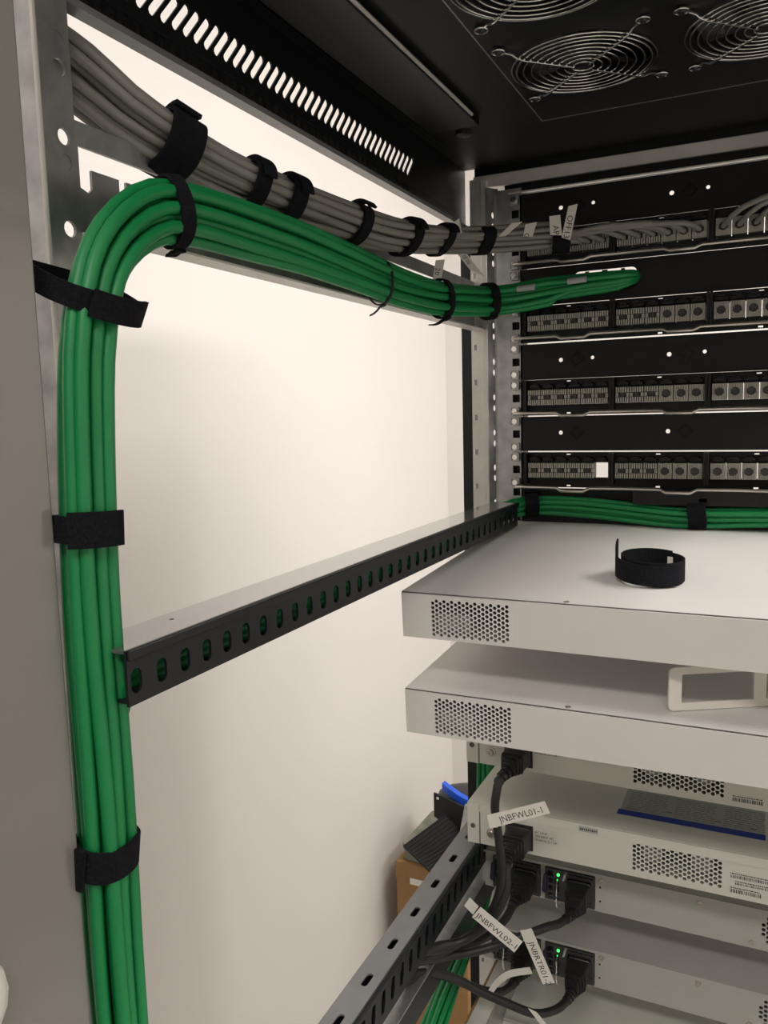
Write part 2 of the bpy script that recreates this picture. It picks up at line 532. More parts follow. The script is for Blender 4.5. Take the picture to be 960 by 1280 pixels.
# galvanised side brace behind the cables: two bars with a notched window between
def brace():
    Y0, Y1 = 346, 1000
    win = []
    win = [(Y0 + 1.5, 150)]
    # window: top edge straight, bottom edge with downward notches
    bot = []
    y = Y0 + 1.5
    notch = 30.0
    bot.append((y, 128))
    bot += [(y + 6, 126), (y + 9, 129), (y + 9, 139)]
    k = y + 30
    while k < Y1 - 30:
        bot += [(k, 139), (k, 129), (k + 3, 126.5), (k + 6, 129), (k + 6, 139)]
        k += notch
    bot += [(Y1 - 20, 139)]
    win = bot + [(Y1 - 20, 150), (Y0 + 1.5, 150)]
    p = MB().plate(rect(Y0, Y1, 104, 163), [win], 1.8, (-349, 0, 0), (0, 1, 0), (0, 0, 1))
    b = p.build('side_brace', M_STEEL, rack)
    MB().box(-349, -332, Y0, Y1, 102, 103.8).build('brace_lip', M_STEELB, b, bevel=0.5)
brace()

# ------------------------------------------------------------------ fans
def fan(cx, cy, label):
    t = thing('cooling_fan', label, 'fan', (cx, cy, ROOF), 'roof cooling fans')
    g = MB()
    z = ROOF - 6
    for r in (9, 16, 23, 30, 37, 44, 51, 57, 61):
        g.ring((cx, cy, z + (1 if r < 60 else 2)), (0, 0, 1), r, 1.0, 44, 6)
    for sx, sy in ((1, 1), (-1, 1), (1, -1), (-1, -1)):
        d = Vector((sx * 0.7071, sy * 0.7071, 0))
        c = Vector((cx, cy, z - 1.2))
        g.tube([c + d * 9, c + d * 58, c + d * 64 + Vector((0, 0, 1)), c + d * 69 + Vector((0, 0, 3.4)), c + d * 76 + Vector((0, 0, 4))], 1.15, 6)
        g.ring(c + d * 82 + Vector((0, 0, 4)), (0, 0, 1), 5.2, 1.1, 16, 6)
    g.build('wire_guard', M_CHROME, t, smooth=True, angle=60)
    for sx, sy in ((1, 1), (-1, 1), (1, -1), (-1, -1)):
        x, y = cx + sx * 58, cy + sy * 58
        MB().loft([[(x + r * math.cos(a * math.pi / 4), y + r * math.sin(a * math.pi / 4), zz) for a in range(8)] for r, zz in ((2.6, 294.8), (3.8, 296), (3.8, 298.6))]).build('screw', M_TIE, t, smooth=True)
    h = MB().plate(rrect(0, 0, 119, 119, 6), [circ(0, 0, 57.5, 40)], 25, (cx, cy, ROOF + 1.8), (1, 0, 0), (0, 1, 0))
    h.build('housing', M_FAN, t)
    hub = MB().loft([[(cx + r * math.cos(a * math.pi / 12), cy + r * math.sin(a * math.pi / 12), zz) for a in range(24)] for r, zz in ((19, 304), (20, 305), (20, 324))])
    hub.build('hub', M_FAN, t, smooth=True)
    for i in range(7):
        a0 = 2 * math.pi * i / 7
        secs = []
        for r in (20, 38, 55.5):
            q = []
            for da, zz in ((-0.34, 305), (0.0, 311), (0.34, 321), (0.34, 322.2), (0.0, 312.2), (-0.34, 306.2)):
                a = a0 + da + (r - 20) * 0.006
                q.append((cx + r * math.cos(a), cy + r * math.sin(a), zz))
            secs.append(q)
        MB().loft(secs).build('blade', M_FAN, t)
fan(*FANS[0], 'roof fan with chrome wire guard, the whole one nearest the patch panels')
fan(*FANS[1], 'roof fan with chrome wire guard cut off by the right picture edge')
fan(*FANS[2], 'roof fan with chrome wire guard cut off by the top picture edge')

# ================================================================== PATCH PANELS AND BLANK PANELS
JC = [193.2, 104.3, 15.4, -73.5]          # jack rows, top to bottom
PX0, PX1 = -286, mx(-286)
GX = [-68 - 157.5 + 105 * i for i in range(4)]   # centres of the four jack groups
JACK = {}
def jack(parent, x, z, kind, y):
    at = (x, y, z)
    if kind in JACK:
        j = copy_part(JACK[kind][0], parent, at)
        copy_part(JACK[kind][1], j, at)
        copy_part(JACK[kind][2], j, at)
        return
    j = MB().box(x - 7.6, x + 7.6, y, y + 14, z - 9.0, z + 9.0).build('jack', M_PORTD, parent, at=at)  # body coloured dark to stand for shade between the comb teeth
    m = MB()
    for row in (5.9, -5.9):
        for i in range(6):
            xx = x - 6.55 + i * 2.62
            m.box(xx - 0.75, xx + 0.75, y - 4.2, y - 0.02, z + row - 3.0, z + row + 3.0)
    m.box(x - 7.5, x - 4.6, y - 2.6, y - 0.02, z - 2.2, z + 2.2).box(x + 4.6, x + 7.5, y - 2.6, y - 0.02, z - 2.2, z + 2.2)
    if kind:
        m.box(x - 7.5, x + 7.5, y - 2.0, y - 0.02, z - 9.0, z - 2.3).box(x - 7.5, x + 7.5, y - 2.0, y - 0.02, z + 2.3, z + 9.0)
    cm = m.build('punchdown_comb', M_PORT, j, at=at)
    r = MB().tube([(x, y - 4.6 if kind else y - 3.6, z), (x, y - 0.02, z)], 4.2 if kind else 3.2, 12)
    r.ring((x, y - 4.6 if kind else y - 3.6, z), (0, 1, 0), 3.6 if kind else 2.6, 0.9, 14, 5)
    e = r.build('cable_entry', M_PORTD, j, at=at, smooth=True)
    JACK[kind] = (j, e, cm)

ORD = ['topmost', 'second', 'third', 'lowest']
def patch_panel(i):
    c = JC[i]
    z0, z1 = c - 21.7, c + 21.7
    where = ['behind the grey cables', 'just under the thick green bundle', 'in the middle of the stack', 'with one empty bright port']
    t = thing('patch_panel', 'black patch panel, %s of four, %s' % (ORD[i], where[i]), 'patch panel', (XC, YP, z0), 'patch panels at the rack front')
    hs = []
    for g in GX:
        hs.append(rect(g - 48.4, g + 48.4, c - 9.1, c + 9.1))
        hs.append(rect(g - 3.4, g + 1.6, z1 - 4.2, z1 - 2.0))
        if i >= 1:
            hs.append(rect(g - 3.4, g + 1.6, z0 + 1.2, z0 + 3.2))
    f = MB().plate(rect(PX0, PX1, z0, z1), hs, 2, (0, YP + 2, 0), (1, 0, 0), (0, 0, 1)).build('panel_plate', M_BLACKP, t)
    # raised frames and cable-clip hoods around each group of six
    for g in GX:
        fr = MB()
        fr.box(g - 52.2, g - 49.4, YP - 15, YP - 0.05, z0 + 5, z1 - 1)
        fr.box(g + 49.4, g + 52.2, YP - 15, YP - 0.05, z0 + 5, z1 - 1)
        fr.box(g - 49.4, g + 49.4, YP - 3, YP - 0.05, c + 17.2, c + 18.4)
        fr.build('group_frame', M_BLACK, t)
        hood = MB()
        for kx in range(6):
            x = g - 40.5 + 16.2 * kx
            hood.box(x - 6.2, x + 6.2, YP - 9, YP - 0.05, c + 11.2, c + 14.6).box(x - 4, x + 4, YP - 12, YP - 0.05, c + 14.7, c + 16.2)
        hood.build('clip_hood', M_BLACK, t)
    k = 0
    for gi, g in enumerate(GX):
        for kx in range(6):
            if i == 3 and gi == 0 and kx == 5:
                continue
            x = g - 40.5 + 16.2 * kx
            big = 1 if (gi >= 2 or (gi == 1 and kx >= 3)) else 0
            jack(t, x, c, big, YP - 9)
    # tubular cable support bar standing off the panel, with shallow kinks
    zr = [171.9, 85.7, -3.3, -92.1][i]
    pts = [(-284, 990, zr + 2), (-284, 962, zr), (-281, 957, zr)]
    x = -270
    while x < 140:
        pts += [(x, 957, zr), (x + 38, 956, zr - 0.4), (x + 44, 953, zr - 3.4), (x + 70, 952, zr - 3.6), (x + 77, 956, zr)]
        x += 118
    pts += [(151, 957, zr), (154, 962, zr), (154, 990, zr + 2)]
    MB().tube(pts, 1.9, 8).build('support_bar', M_NICKEL, t, smooth=True, angle=60)
for i in range(4):
    patch_panel(i)

def blank_panel(i, z0, z1):
    where = ['above the topmost patch panel', 'with green cables passing through its slot', 'below the thick green bundle and above the third patch panel', 'above the lowest patch panel']
    t = thing('cable_entry_panel', 'flat black blanking panel %s' % where[i], 'rack panel', (XC, YP, z0), 'blanking panels at the rack front')
    c = (z0 + z1) / 2
    hs = []
    if i == 1:
        hs.append(rrect(-184, c + 1, 72, 25, 6, 4))
        hs.append(rrect(30, c + 1, 72, 25, 6, 4))
    else:
        for g in (-217, -92, 33):
            hs.append(circ(g - 19, c + 1, 2.6, 12))
            if i in (0, 2):
                hs.append(circ(g + 19, c + 2, 2.2, 12))
    p = MB().plate(rect(PX0, PX1, z0, z1), hs, 2, (0, YP + 2, 0), (1, 0, 0), (0, 0, 1)).build('panel_plate', M_BLACKP, t)
    if i == 1:
        MB().box(-221, -149, YP + 14, YP + 18, c - 13, c + 10.5).box(-210, -206, YP + 14, YP + 18, c + 8.5, c + 15).box(-190, -184, YP + 14, YP + 18, c + 8.5, c + 15).box(-168, -164, YP + 14, YP + 18, c + 8.5, c + 15).build('added_slot_backing', M_DARK, t)  # dark backing added to block the bright room behind the slot
    if i != 1:
        for g in (-217, -92, 33):
            d = MB().ring((g, YP - 0.3, c + 1), (0, 1, 0), 8, 0.9, 4, 6, u=(1, 0, 0))
            d.build('knockout_rim', M_BLACK, t)
            MB().tube([(g, YP - 0.9, c + 1), (g, YP - 0.05, c + 1)], 4, 12).build('knockout', M_DARK, t)
            for dz in (-15, 15):
                MB().tube([(g, YP - 0.5, c + dz), (g, YP - 0.05, c + dz)], 1.7, 10).build('dimple', M_DARK, t)
    return t
G = 0.9
blank_panel(0, JC[0] + 22.2, 259.4)
blank_panel(1, JC[1] + 22.4, JC[0] - 22.4)
blank_panel(2, JC[2] + 22.0, JC[1] - 23.6)
blank_panel(3, JC[3] + 23.4, JC[2] - 23.2)

# black sheet added behind the low green cables to close a bright gap, and the short plate in front of them at the right
t = thing('cable_entry_panel', 'dark sheet added behind the low green cables to close a bright gap', 'rack panel', (XC, YP, -140), 'blanking panels at the rack front')
MB().box(PX0, PX1, YP, YP + 2, -146, -96.6).build('panel_plate', M_BLACKP, t)
t = thing('cable_manager', 'short black plate with a keyhole above the low green cables', 'cable manager', (0, 961, -110))
MB().plate([(-145, -110.5), (150, -110.5), (150, -94.5), (-145, -94.5)], [rrect(-69, -104.5, 9, 4.4, 1.8)], 2, (0, 964, 0), (1, 0, 0), (0, 0, 1)).build('plate', M_BLACK, t)
MB().box(-145, 150, 964.1, 994.5, -96.5, -94.6).build('lip', M_BLACK, t)

# ================================================================== SLOTTED SIDE RAILS
def side_rail(name, label, X, xo, y0, y1, zt, zb, slots, topholes, m_face, m_top):
    t = thing(name, label, 'rack rail', (X, y0, zb))
    MB().plate(rect(y0, y1, zb, zt), slots, 1.6, (X - 1.6, 0, 0), (0, 1, 0), (0, 0, 1)).build('slotted_face', m_face, t)
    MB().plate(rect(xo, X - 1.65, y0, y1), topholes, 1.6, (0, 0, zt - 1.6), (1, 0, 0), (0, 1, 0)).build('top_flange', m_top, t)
    MB().box(xo, X - 1.7, y0 + 3, y1, zb, zb + 1.6).build('bottom_flange', m_face, t)
    MB().box(xo, xo + 1.6, y0 + 3, y1, zb + 1.65, zt - 1.65).build('outer_web', m_face, t)
    MB().box(X, X + 2.2, y0, y1, zt - 5.2, zt - 0.2).build('fold_bead', m_face, t, bevel=0.9)
    return t
sl = [rrect(293 + 18.35 * k, -126.3, 7.6, 12.5, 3.7, 4) for k in range(36) if 293 + 18.35 * k < 940]
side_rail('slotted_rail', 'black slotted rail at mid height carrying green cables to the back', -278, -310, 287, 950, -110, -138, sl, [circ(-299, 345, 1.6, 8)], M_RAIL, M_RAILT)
sl = [[(y + a, -490 + b) for a, b in ((-3, -9), (2, -10), (5, -3), (6, 9), (1, 10), (-2, 3))] for y in range(330, 900, 19)]
th = [rrect(-295, 454 + 51 * k, 6, 16, 2.9, 4) for k in range(8)]
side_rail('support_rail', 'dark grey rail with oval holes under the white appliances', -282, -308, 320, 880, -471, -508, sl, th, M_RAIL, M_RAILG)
# lower plain strip below it
t = thing('support_rail', 'narrow grey steel rail just below the rail with oval holes', 'rack rail', (-290, 400, -540))
MB().box(-296, -283, 380, 900, -533, -531.4).build('top_flange', M_STEEL, t, bevel=0.4)
MB().box(-285, -283, 380, 900, -560, -533.1).build('web', M_RAIL, t)
t = thing('support_rail', 'bright galvanised rail at the bottom beside the power cords', 'rack rail', (-262, 600, -660))
MB().box(-272, -254, 560, 905, -636, -634).build('top_flange', M_STEELB, t, bevel=0.4)
MB().box(-256, -254, 560, 905, -690, -636.1).build('web', M_STEEL, t)
MB().box(-274.5, -272.2, 560, 905, -652, -634).build('edge_trim', M_CARD, t)

# ================================================================== PALE PANEL AT THE LEFT, WHITE LOBES
t = thing('cabinet_door', 'glossy pale grey cabinet panel standing along the left picture edge', 'panel', (-314, 0, -EYE * 1000))
MB().box(-318, -300, -420, 269.5, -1600, 420).build('door_skin', M_PANEL, t, bevel=1.2)
h = MB()  # rounded white lobes, not identified further
for zc, r in ((-243, 21), (-289, 22)):
    secs = []
    for a in range(9):
        ph = -math.pi / 2 + math.pi * a / 8
        secs.append([(-296 + 7 * math.sin(ph), 202 + (r * 0.95 * math.cos(ph) + 0.01) * math.cos(k * math.pi / 8), zc + (r * 1.05 * math.cos(ph) + 0.01) * math.sin(k * math.pi / 8)) for k in range(16)])
    h.loft(secs)
tag(h.build('white_lobes', M_WHITEP, None, at=(-300, 202, -290), smooth=True, angle=80), 'rounded white plastic lobes cut off at the lower left edge', 'hook')

# ================================================================== CABLES
HEX = [(0, 0)] + [(math.cos(math.radians(60 * k)), math.sin(math.radians(60 * k))) for k in range(6)] + \
      [(2 * math.cos(math.radians(30 * k)) if k % 2 == 0 else 1.732 * math.cos(math.radians(30 * k)),
        2 * math.sin(math.radians(30 * k)) if k % 2 == 0 else 1.732 * math.sin(math.radians(30 * k))) for k in range(12)]
PACK12 = [(a + 0.433, b) for a, b in ((0, -0.5), (0, 0.5), (0.866, 0), (-0.866, 0), (0.866, 1), (0.866, -1), (-0.866, 1), (-0.866, -1), (0, 1.5), (0, -1.5), (-1.732, 0.5), (-1.732, -0.5))]
PACK14 = [(a * 0.866, b) for a, row in ((-1.5, (-1, 0, 1)), (-0.5, (-1.5, -0.5, 0.5, 1.5)), (0.5, (-1, 0, 1)), (1.5, (-1.5, -0.5, 0.5, 1.5))) for b in row]
def bundle(name, label, group, pts, idx, spacing, r, material, sa=lambda t: 1.0, sb=lambda t: 1.0, up=(1, 0, 0), ends=None, starts=None, wob=1.2, n=8, step=12, twist=0.0, pack=None):
    """One top-level cable object per strand of a bundle that follows pts."""
    out = []
    path = spline(pts, step)
    fr = frames(path, up)
    N = len(fr)
    for ci, k in enumerate(idx):
        a0, b0 = (pack or HEX)[k]
        ph = [random.uniform(0, 6.28) for _ in range(4)]
        fq = [random.uniform(1.5, 3.5) for _ in range(2)]
        P = []
        for i, (p, t, a, b) in enumerate(fr):
            s = i / (N - 1)
            tw = twist * s
            ca, cb = a0 * math.cos(tw) - b0 * math.sin(tw), a0 * math.sin(tw) + b0 * math.cos(tw)
            P.append(p + a * (ca * spacing * sa(s) + wob * math.sin(ph[0] + fq[0] * 6.28 * s)) + b * (cb * spacing * sb(s) + wob * math.sin(ph[1] + fq[1] * 6.28 * s)))
        if ends:
            P = P[:-1] + spline([P[-1]] + [Vector(q) for q in ends[ci]], step)
        if starts:
            P = spline([Vector(q) for q in starts[ci]] + [P[0]], step)[:-1] + P
        o = MB().tube(P, r, n).build(name, material, None, at=P[0], smooth=True, angle=70)
        tag(o, label, 'cable', group)
        out.append(o)
    return out, (fr, spacing, sa, sb, r, wob, max(abs((pack or HEX)[k][0]) for k in idx), max(abs((pack or HEX)[k][1]) for k in idx), pack is not None)

GREEN_MAIN = [(-300, 289, -640), (-300, 288, -460), (-300, 288, -327), (-300, 287, -268), (-300, 287, -189), (-300, 286, -106), (-300, 287, -63), (-300, 290, -12), (-300, 294, 30), (-300, 301, 60), (-300, 311, 80),
              (-300, 328, 97), (-300, 352, 110), (-300, 383, 114), (-300, 429, 115), (-300, 494, 115), (-300, 576, 112), (-301, 667, 109), (-303, 762, 112), (-302, 860, 121), (-298, 908, 126), (-278, 940, 131), (-242, 955, 137)]
def lerp_tab(tab):
    def f(s):
        for (s0, v0), (s1, v1) in zip(tab, tab[1:]):
            if s <= s1:
                return v0 + (v1 - v0) * (s - s0) / (s1 - s0)
        return tab[-1][1]
    return f
random.seed(11)
ge = []
for k in range(12):
    a0, b0 = PACK12[k]
    if k in (8, 4):
        x = -206 if k == 8 else -182
        ge.append([(x - 14, 966, 144), (x, 978, 151), (x + 4, 1012, 156)])
    else:
        ge.append([(-196, 967 - 4 * a0, 141 - 7.0 * b0), (-166, 972 - 4 * a0, 143 - 6.0 * b0), (-151 + 2 * a0, 982, 147 - 4.0 * b0), (-148, 1012, 152 - 2 * b0)])
_, B_GREEN = bundle('network_cable', 'green network cable in the thick bundle bending over the side brace', 'green cables of the upper bundle', GREEN_MAIN, range(12), 6.9, 3.65, M_GREEN,
       sa=lerp_tab([(0, 0.98), (0.50, 0.98), (0.62, 0.8), (0.9, 0.75), (1, 0.7)]), sb=lerp_tab([(0, 1.0), (0.50, 1.08), (0.6, 1.35), (0.8, 1.35), (0.9, 1.3), (1, 1.25)]), ends=ge, wob=1.1, pack=PACK12)

# green cables through the mid rail and along the foot of the patch panels
RAILP = [(-319, 306, -640), (-319, 306, -330), (-317, 305, -200), (-312, 302, -158), (-302, 309, -133), (-295, 335, -126), (-294, 380, -124.5), (-294, 560, -124.5), (-294, 760, -124.5), (-294, 880, -124), (-292, 945, -121), (-276, 972, -117),
         (-240, 977, -116), (-190, 975, -118), (-140, 972, -122), (-100, 970, -125), (-60, 969, -124.5), (0, 969, -122), (80, 970, -121), (140, 972, -122)]
random.seed(5)
_, B_LOW = bundle('network_cable', 'green network cable running through the mid rail to the rack front', 'green cables of the mid rail', RAILP, [0, 1, 2, 3, 4, 5, 6, 8, 10, 12, 14], 5.5, 3.2, M_GREEN,
       sa=lerp_tab([(0, 0.85), (0.72, 0.85), (0.78, 0.6), (1, 0.6)]), sb=lerp_tab([(0, 0.9), (0.70, 0.85), (0.78, 1.45), (0.86, 1.5), (0.92, 1.3), (1, 1.4)]), wob=0.9)

# green bundle low at the left, behind the power cords
random.seed(9)
bundle('network_cable', 'green network cable in the bundle sloping down behind the power cords', 'green cables low at the left', [(-318, 940, -250), (-318, 940, -380), (-318, 938, -470), (-316, 925, -545), (-311, 890, -588), (-303, 800, -606), (-289, 680, -604), (-275, 560, -612)],
       range(12), 5.6, 2.95, M_GREEN, wob=1.0)

# grey cables
GREY_MAIN = [(-460, 372, 256), (-405, 367, 224), (-366, 367, 197), (-351, 386, 179), (-340, 418, 167), (-333, 461, 160), (-326, 510, 156), (-323, 568, 156), (-320, 650, 158), (-320, 728, 165), (-321, 820, 179), (-312, 892, 190), (-284, 930, 195), (-240, 948, 197)]
random.seed(21)
gy = []
ports = [GX[0] - 40.5 + 16.2 * k for k in range(1, 6)] + [GX[1] - 40.5 + 16.2 * k for k in range(6)] + [GX[0] + 8, GX[0] - 28, GX[1] + 4]
for k in range(14):
    x = ports[k]
    lo = 3 * ((k * 7) % 5) / 4
    if x < -215:
        gy.append([(x - 2, 962, 195 - lo), (x + 6, 974, 193.5), (x + 8, 984, 193.2)])
    else:
        gy.append([(-205, 955, 197 + lo), ((x - 205) / 2, 955 - lo, 199 + lo), (x - 14, 961, 197 + lo * 0.4), (x - 2, 974, 193.6), (x, 984, 193.2)])
_, B_GREY = bundle('network_cable', 'grey network cable in the bundle running up to the topmost patch panel', 'grey cables of the upper bundle', GREY_MAIN, range(14), 5.9, 3.15, M_GREY,
       sa=lerp_tab([(0, 0.8), (0.4, 0.75), (0.75, 0.6), (1, 0.75)]), sb=lerp_tab([(0, 1.9), (0.16, 1.75), (0.28, 1.45), (0.6, 1.35), (0.8, 1.5), (1, 1.3)]), ends=gy, wob=1.0, up=(0.1, 1, 0), pack=PACK14)
for k in range(4):
    x = GX[2] - 40.5 + 16.2 * k
    o = MB().tube(spline([(x, 984, 193.2), (x + 4, 970, 195), (x + 20, 948, 203), (x + 55, 936, 211), (x + 110, 934, 215), (180, 936, 212)], 10), 2.9, 8).build('network_cable', M_GREY, None, at=(x, 984, 193), smooth=True, angle=70)
    tag(o, 'grey network cable arching in from the right to the topmost patch panel', 'cable', 'grey cables from the right')

# ------------------------------------------------------------------ hook-and-loop ties
def tie(name, label, c, axis, a, b, u, w, th=1.6, tab=None, mat_=None, cat='cable tie', group='cable ties', n=36, back=0.0):
    """Flat strap looped round a bundle: ellipse a x b, strap width w along the bundle axis."""
    axis = Vector(axis).normalized()
    u = Vector(u)
    u = (u - axis * u.dot(axis)).normalized()
    v = axis.cross(u)
    c = Vector(c)
    t = thing(name, label, cat, c, group)
    mb = MB()
    secs = []
    for i in range(n):
        th_ = 2 * math.pi * i / n
        d = u * math.cos(th_) * a + v * math.sin(th_) * b
        nrm = (u * math.cos(th_) / a + v * math.sin(th_) / b).normalized()
        wob = 0.6 * math.sin(3 * th_ + a)
        ww = w / 2
        secs.append([c + d + axis * (-ww + wob), c + d + nrm * th + axis * (-ww * 0.98 + wob), c + d + nrm * th + axis * (ww * 0.98 + wob), c + d + axis * (ww + wob)])
    vs = [p for q in secs for p in q]
    fs = []
    for i in range(n):
        for k in range(4):
            i2, k2 = (i + 1) % n, (k + 1) % 4
            fs.append((i * 4 + k, i2 * 4 + k, i2 * 4 + k2, i * 4 + k2))
    mb.add(vs, fs)
    mb.build('strap', mat_ or M_HOOK, t)
    if tab:
        # overlapping strap end: arc from angle t0 to t1, standing proud, lifting by 'lift' at its tip
        t0, t1, wt, lift = tab
        secs = []
        m = 12
        for i in range(m + 1):
            s = i / m
            th_ = math.radians(t0 + (t1 - t0) * s)
            d = u * math.cos(th_) * a + v * math.sin(th_) * b
            nrm = (u * math.cos(th_) / a + v * math.sin(th_) / b).normalized()
            o0 = th + 0.3 + lift * max(0, s - 0.55) / 0.45
            ww = wt / 2
            secs.append([c + d + nrm * o0 - axis * ww, c + d + nrm * (o0 + th) - axis * ww, c + d + nrm * (o0 + th) + axis * ww, c + d + nrm * o0 + axis * ww])
        MB().loft(secs).build('strap_end', mat_ or M_HOOK, t)
    return t
K = 'hook_and_loop_tie'
def fit(name, label, B, p, w, tab=None, th=1.7, slack=0.2, axis=None, grow=0.0, shift=(0, 0, 0), mat_=None):
    """Strap fitted snugly round bundle B at the path point nearest p."""
    fr, spacing, sa, sb, r, wob, ma, mb_, asym = B
    p = Vector(p)
    i = min(range(len(fr)), key=lambda k: (fr[k][0] - p).length)
    q, t, a, b = fr[i]
    s = i / (len(fr) - 1)
    ea = ma * spacing * sa(s)
    eb = mb_ * spacing * sb(s)
    c = q.copy()
    return tie(name, label, c + Vector(shift), axis or t, ea + r + 0.5 * wob + slack + grow, eb + r + 0.5 * wob + slack + grow, a, w, th=th, tab=tab, mat_=mat_)
tie(K, 'black strap tying the green bundle to the near upright below the bend', (-309, 304, 64), (0.40, 0.06, 0.9), 27, 24, (1, 0.1, 0), 11, th=2, tab=(-40, 35, 13, 2))
fit(K, 'wide black strap round the upright green bundle above the mid rail', B_GREEN, (-300, 287, -56), 13, tab=(-65, 25, 17, 1.5), th=2)
fit(K, 'fuzzy black strap round the upright green bundle at the lower left', B_GREEN, (-300, 287, -216), 16, tab=(-125, -75, 21, 0.8), th=2.4, axis=(0.12, 0.03, 1))
fit(K, 'narrow black strap hanging the green bend from the grey bundle', B_GREEN, (-300, 372, 113), 9, tab=(80, 110, 7, 3), axis=(0.25, 0.94, 0.12), grow=0.6)
fit(K, 'large round black strap on the grey bundle above the green bend', B_GREY, (-333, 408, 164), 24, tab=(-70, 70, 19, 2), th=2.6, grow=1.5)
fit(K, 'black strap on the grey bundle right of the large round strap', B_GREY, (-328, 486, 158), 13, tab=(40, 130, 11, 2), th=2.2, grow=0.5)
fit(K, 'black strap with loose end, second right of the large round strap', B_GREY, (-326, 524, 155), 16, tab=(30, 130, 12, 3), th=2.2, grow=0.5)
fit(K, 'black strap on the grey bundle above the thin nylon tie', B_GREY, (-322, 628, 156), 15, tab=(-30, 100, 12, 2), th=2.4, grow=0.8)
fit(K, 'black strap on the grey bundle above and left of the last green straps', B_GREY, (-321, 722, 164), 18, tab=(20, 120, 14, 2), th=2.4, grow=1)
fit(K, 'small black strap on the grey bundle beside the top panel corner', B_GREY, (-320, 824, 180), 17, tab=(20, 120, 14, 2), th=2)
fit(K, 'black strap under the grey bundle in front of the far post', B_GREY, (-300, 910, 191), 18, th=2)
fit(K, 'black strap round the grey cables beside the upright label flags', B_GREY, (-240, 948, 197), 17, tab=(150, 240, 20, 2), th=2, shift=(14, 4, 0))
fit('nylon_tie', 'thin black nylon tie with long tail on the green bundle', B_GREEN, (-300, 622, 111), 3.2, th=1.2, mat_=M_TIE, tab=(70, 110, 2.6, 9))
fit(K, 'black strap with loose end on the green bundle right of the nylon tie', B_GREEN, (-303, 770, 112.5), 13, tab=(60, 120, 9, 9))
fit(K, 'black strap on the green bundle in front of the far post', B_GREEN, (-296, 914, 127), 15, tab=(60, 130, 12, 1), th=2)
fit(K, 'black strap round the low green cables beside the end of the mid rail', B_LOW, (-262, 975, -116), 17, tab=(150, 250, 20, 2), th=2)
fit(K, 'black strap round the low green cables under the keyhole plate', B_LOW, (-79, 969.5, -120.5), 20, tab=(150, 230, 17, 1), th=2)

# ================================================================== WHITE APPLIANCES
def hexes(x0, x1, z0, z1, px, pz, r, skip=None):
    """Staggered hexagonal holes, columns px apart, rows pz apart."""
    out = []
    i = 0
    x = x0 + r
    while x <= x1 - r + 0.01:
        z = z0 + r + (pz / 2 if i % 2 else 0)
        while z <= z1 - r + 0.01:
            if not skip or not skip(x, z):
                out.append(circ(x, z, r, 6))
            z += pz
        x += px
        i += 1
    return out

def shell(t, x0, x1, y0, y1, z0, z1, material, th=1.2, name='cover'):
    """Open-backed case: top, floor, two sides, front."""
    m = MB()
    m.box(x0, x1, y0, y1, z1 - th, z1)
    m.box(x0, x0 + th, y0, y1, z0, z1 - th).box(x1 - th, x1, y0, y1, z0, z1 - th)
    m.box(x0 + th, x1 - th, y1 - th, y1, z0, z1 - th)
    m.box(x0 + th, x1 - th, y0, y1 - th, z0, z0 + th)
    return m.build(name, material, t)

def appliance(label, z1, X0=-294.7):
    h = 41.5
    y0, y1 = 643.3, 988
    x0, x1 = X0, X0 + 440
    t = thing('network_appliance', label, 'appliance', (x0, y0, z1 - h), 'pale one-unit appliances')
    shell(t, x0, x1, y0 + 2.6, y1, z1 - h, z1, M_DEV)
    hs = hexes(x0 + 28.5, x0 + 101, z1 - h + 3, z1 - 3.6, 3.52, 4.06, 1.72)
    MB().plate(rect(x0 + 0.6, x1 - 0.6, z1 - h + 0.4, z1 - 0.9), hs, 1.4, (0, y0 + 1.5, 0), (1, 0, 0), (0, 0, 1)).build('rear_panel', M_DEV, t)
    s = MB().box(x0 + 0.4, x1 - 0.4, y0 + 1.6, y0 + 2.55, z1 - 1.3, z1 - 0.1)
    s.box(x0 + 0.2, x0 + 1.1, y0 + 1.5, y0 + 2.55, z1 - h + 0.6, z1 - 1.4)
    s.build('seam', M_SEAM, t)
    # something pale inside behind the lower left of the grille
    MB().box(x0 + 26, x0 + 62, y0 + 9, y0 + 60, z1 - h + 1.3, z1 - h + 22).build('inner_module', M_STEEL, t)
    MB().loft([[(x0 + 146 + r * math.cos(a * math.pi / 5), y0 + 6.5 + r * math.sin(a * math.pi / 5), z) for a in range(10)] for r, z in ((2.6, z1 + 0.02), (2.4, z1 + 0.7), (1.3, z1 + 0.75), (1.0, z1 + 0.4))]).build('screw', M_NICKEL, t, smooth=True)
    t.rotation_euler = (math.radians(3.1), 0, 0)
    return t
appliance('pale grey one-unit appliance carrying the black strap ring', -156.4)
appliance('pale grey one-unit appliance with the white plastic frame on top', -245.3, -293.4)

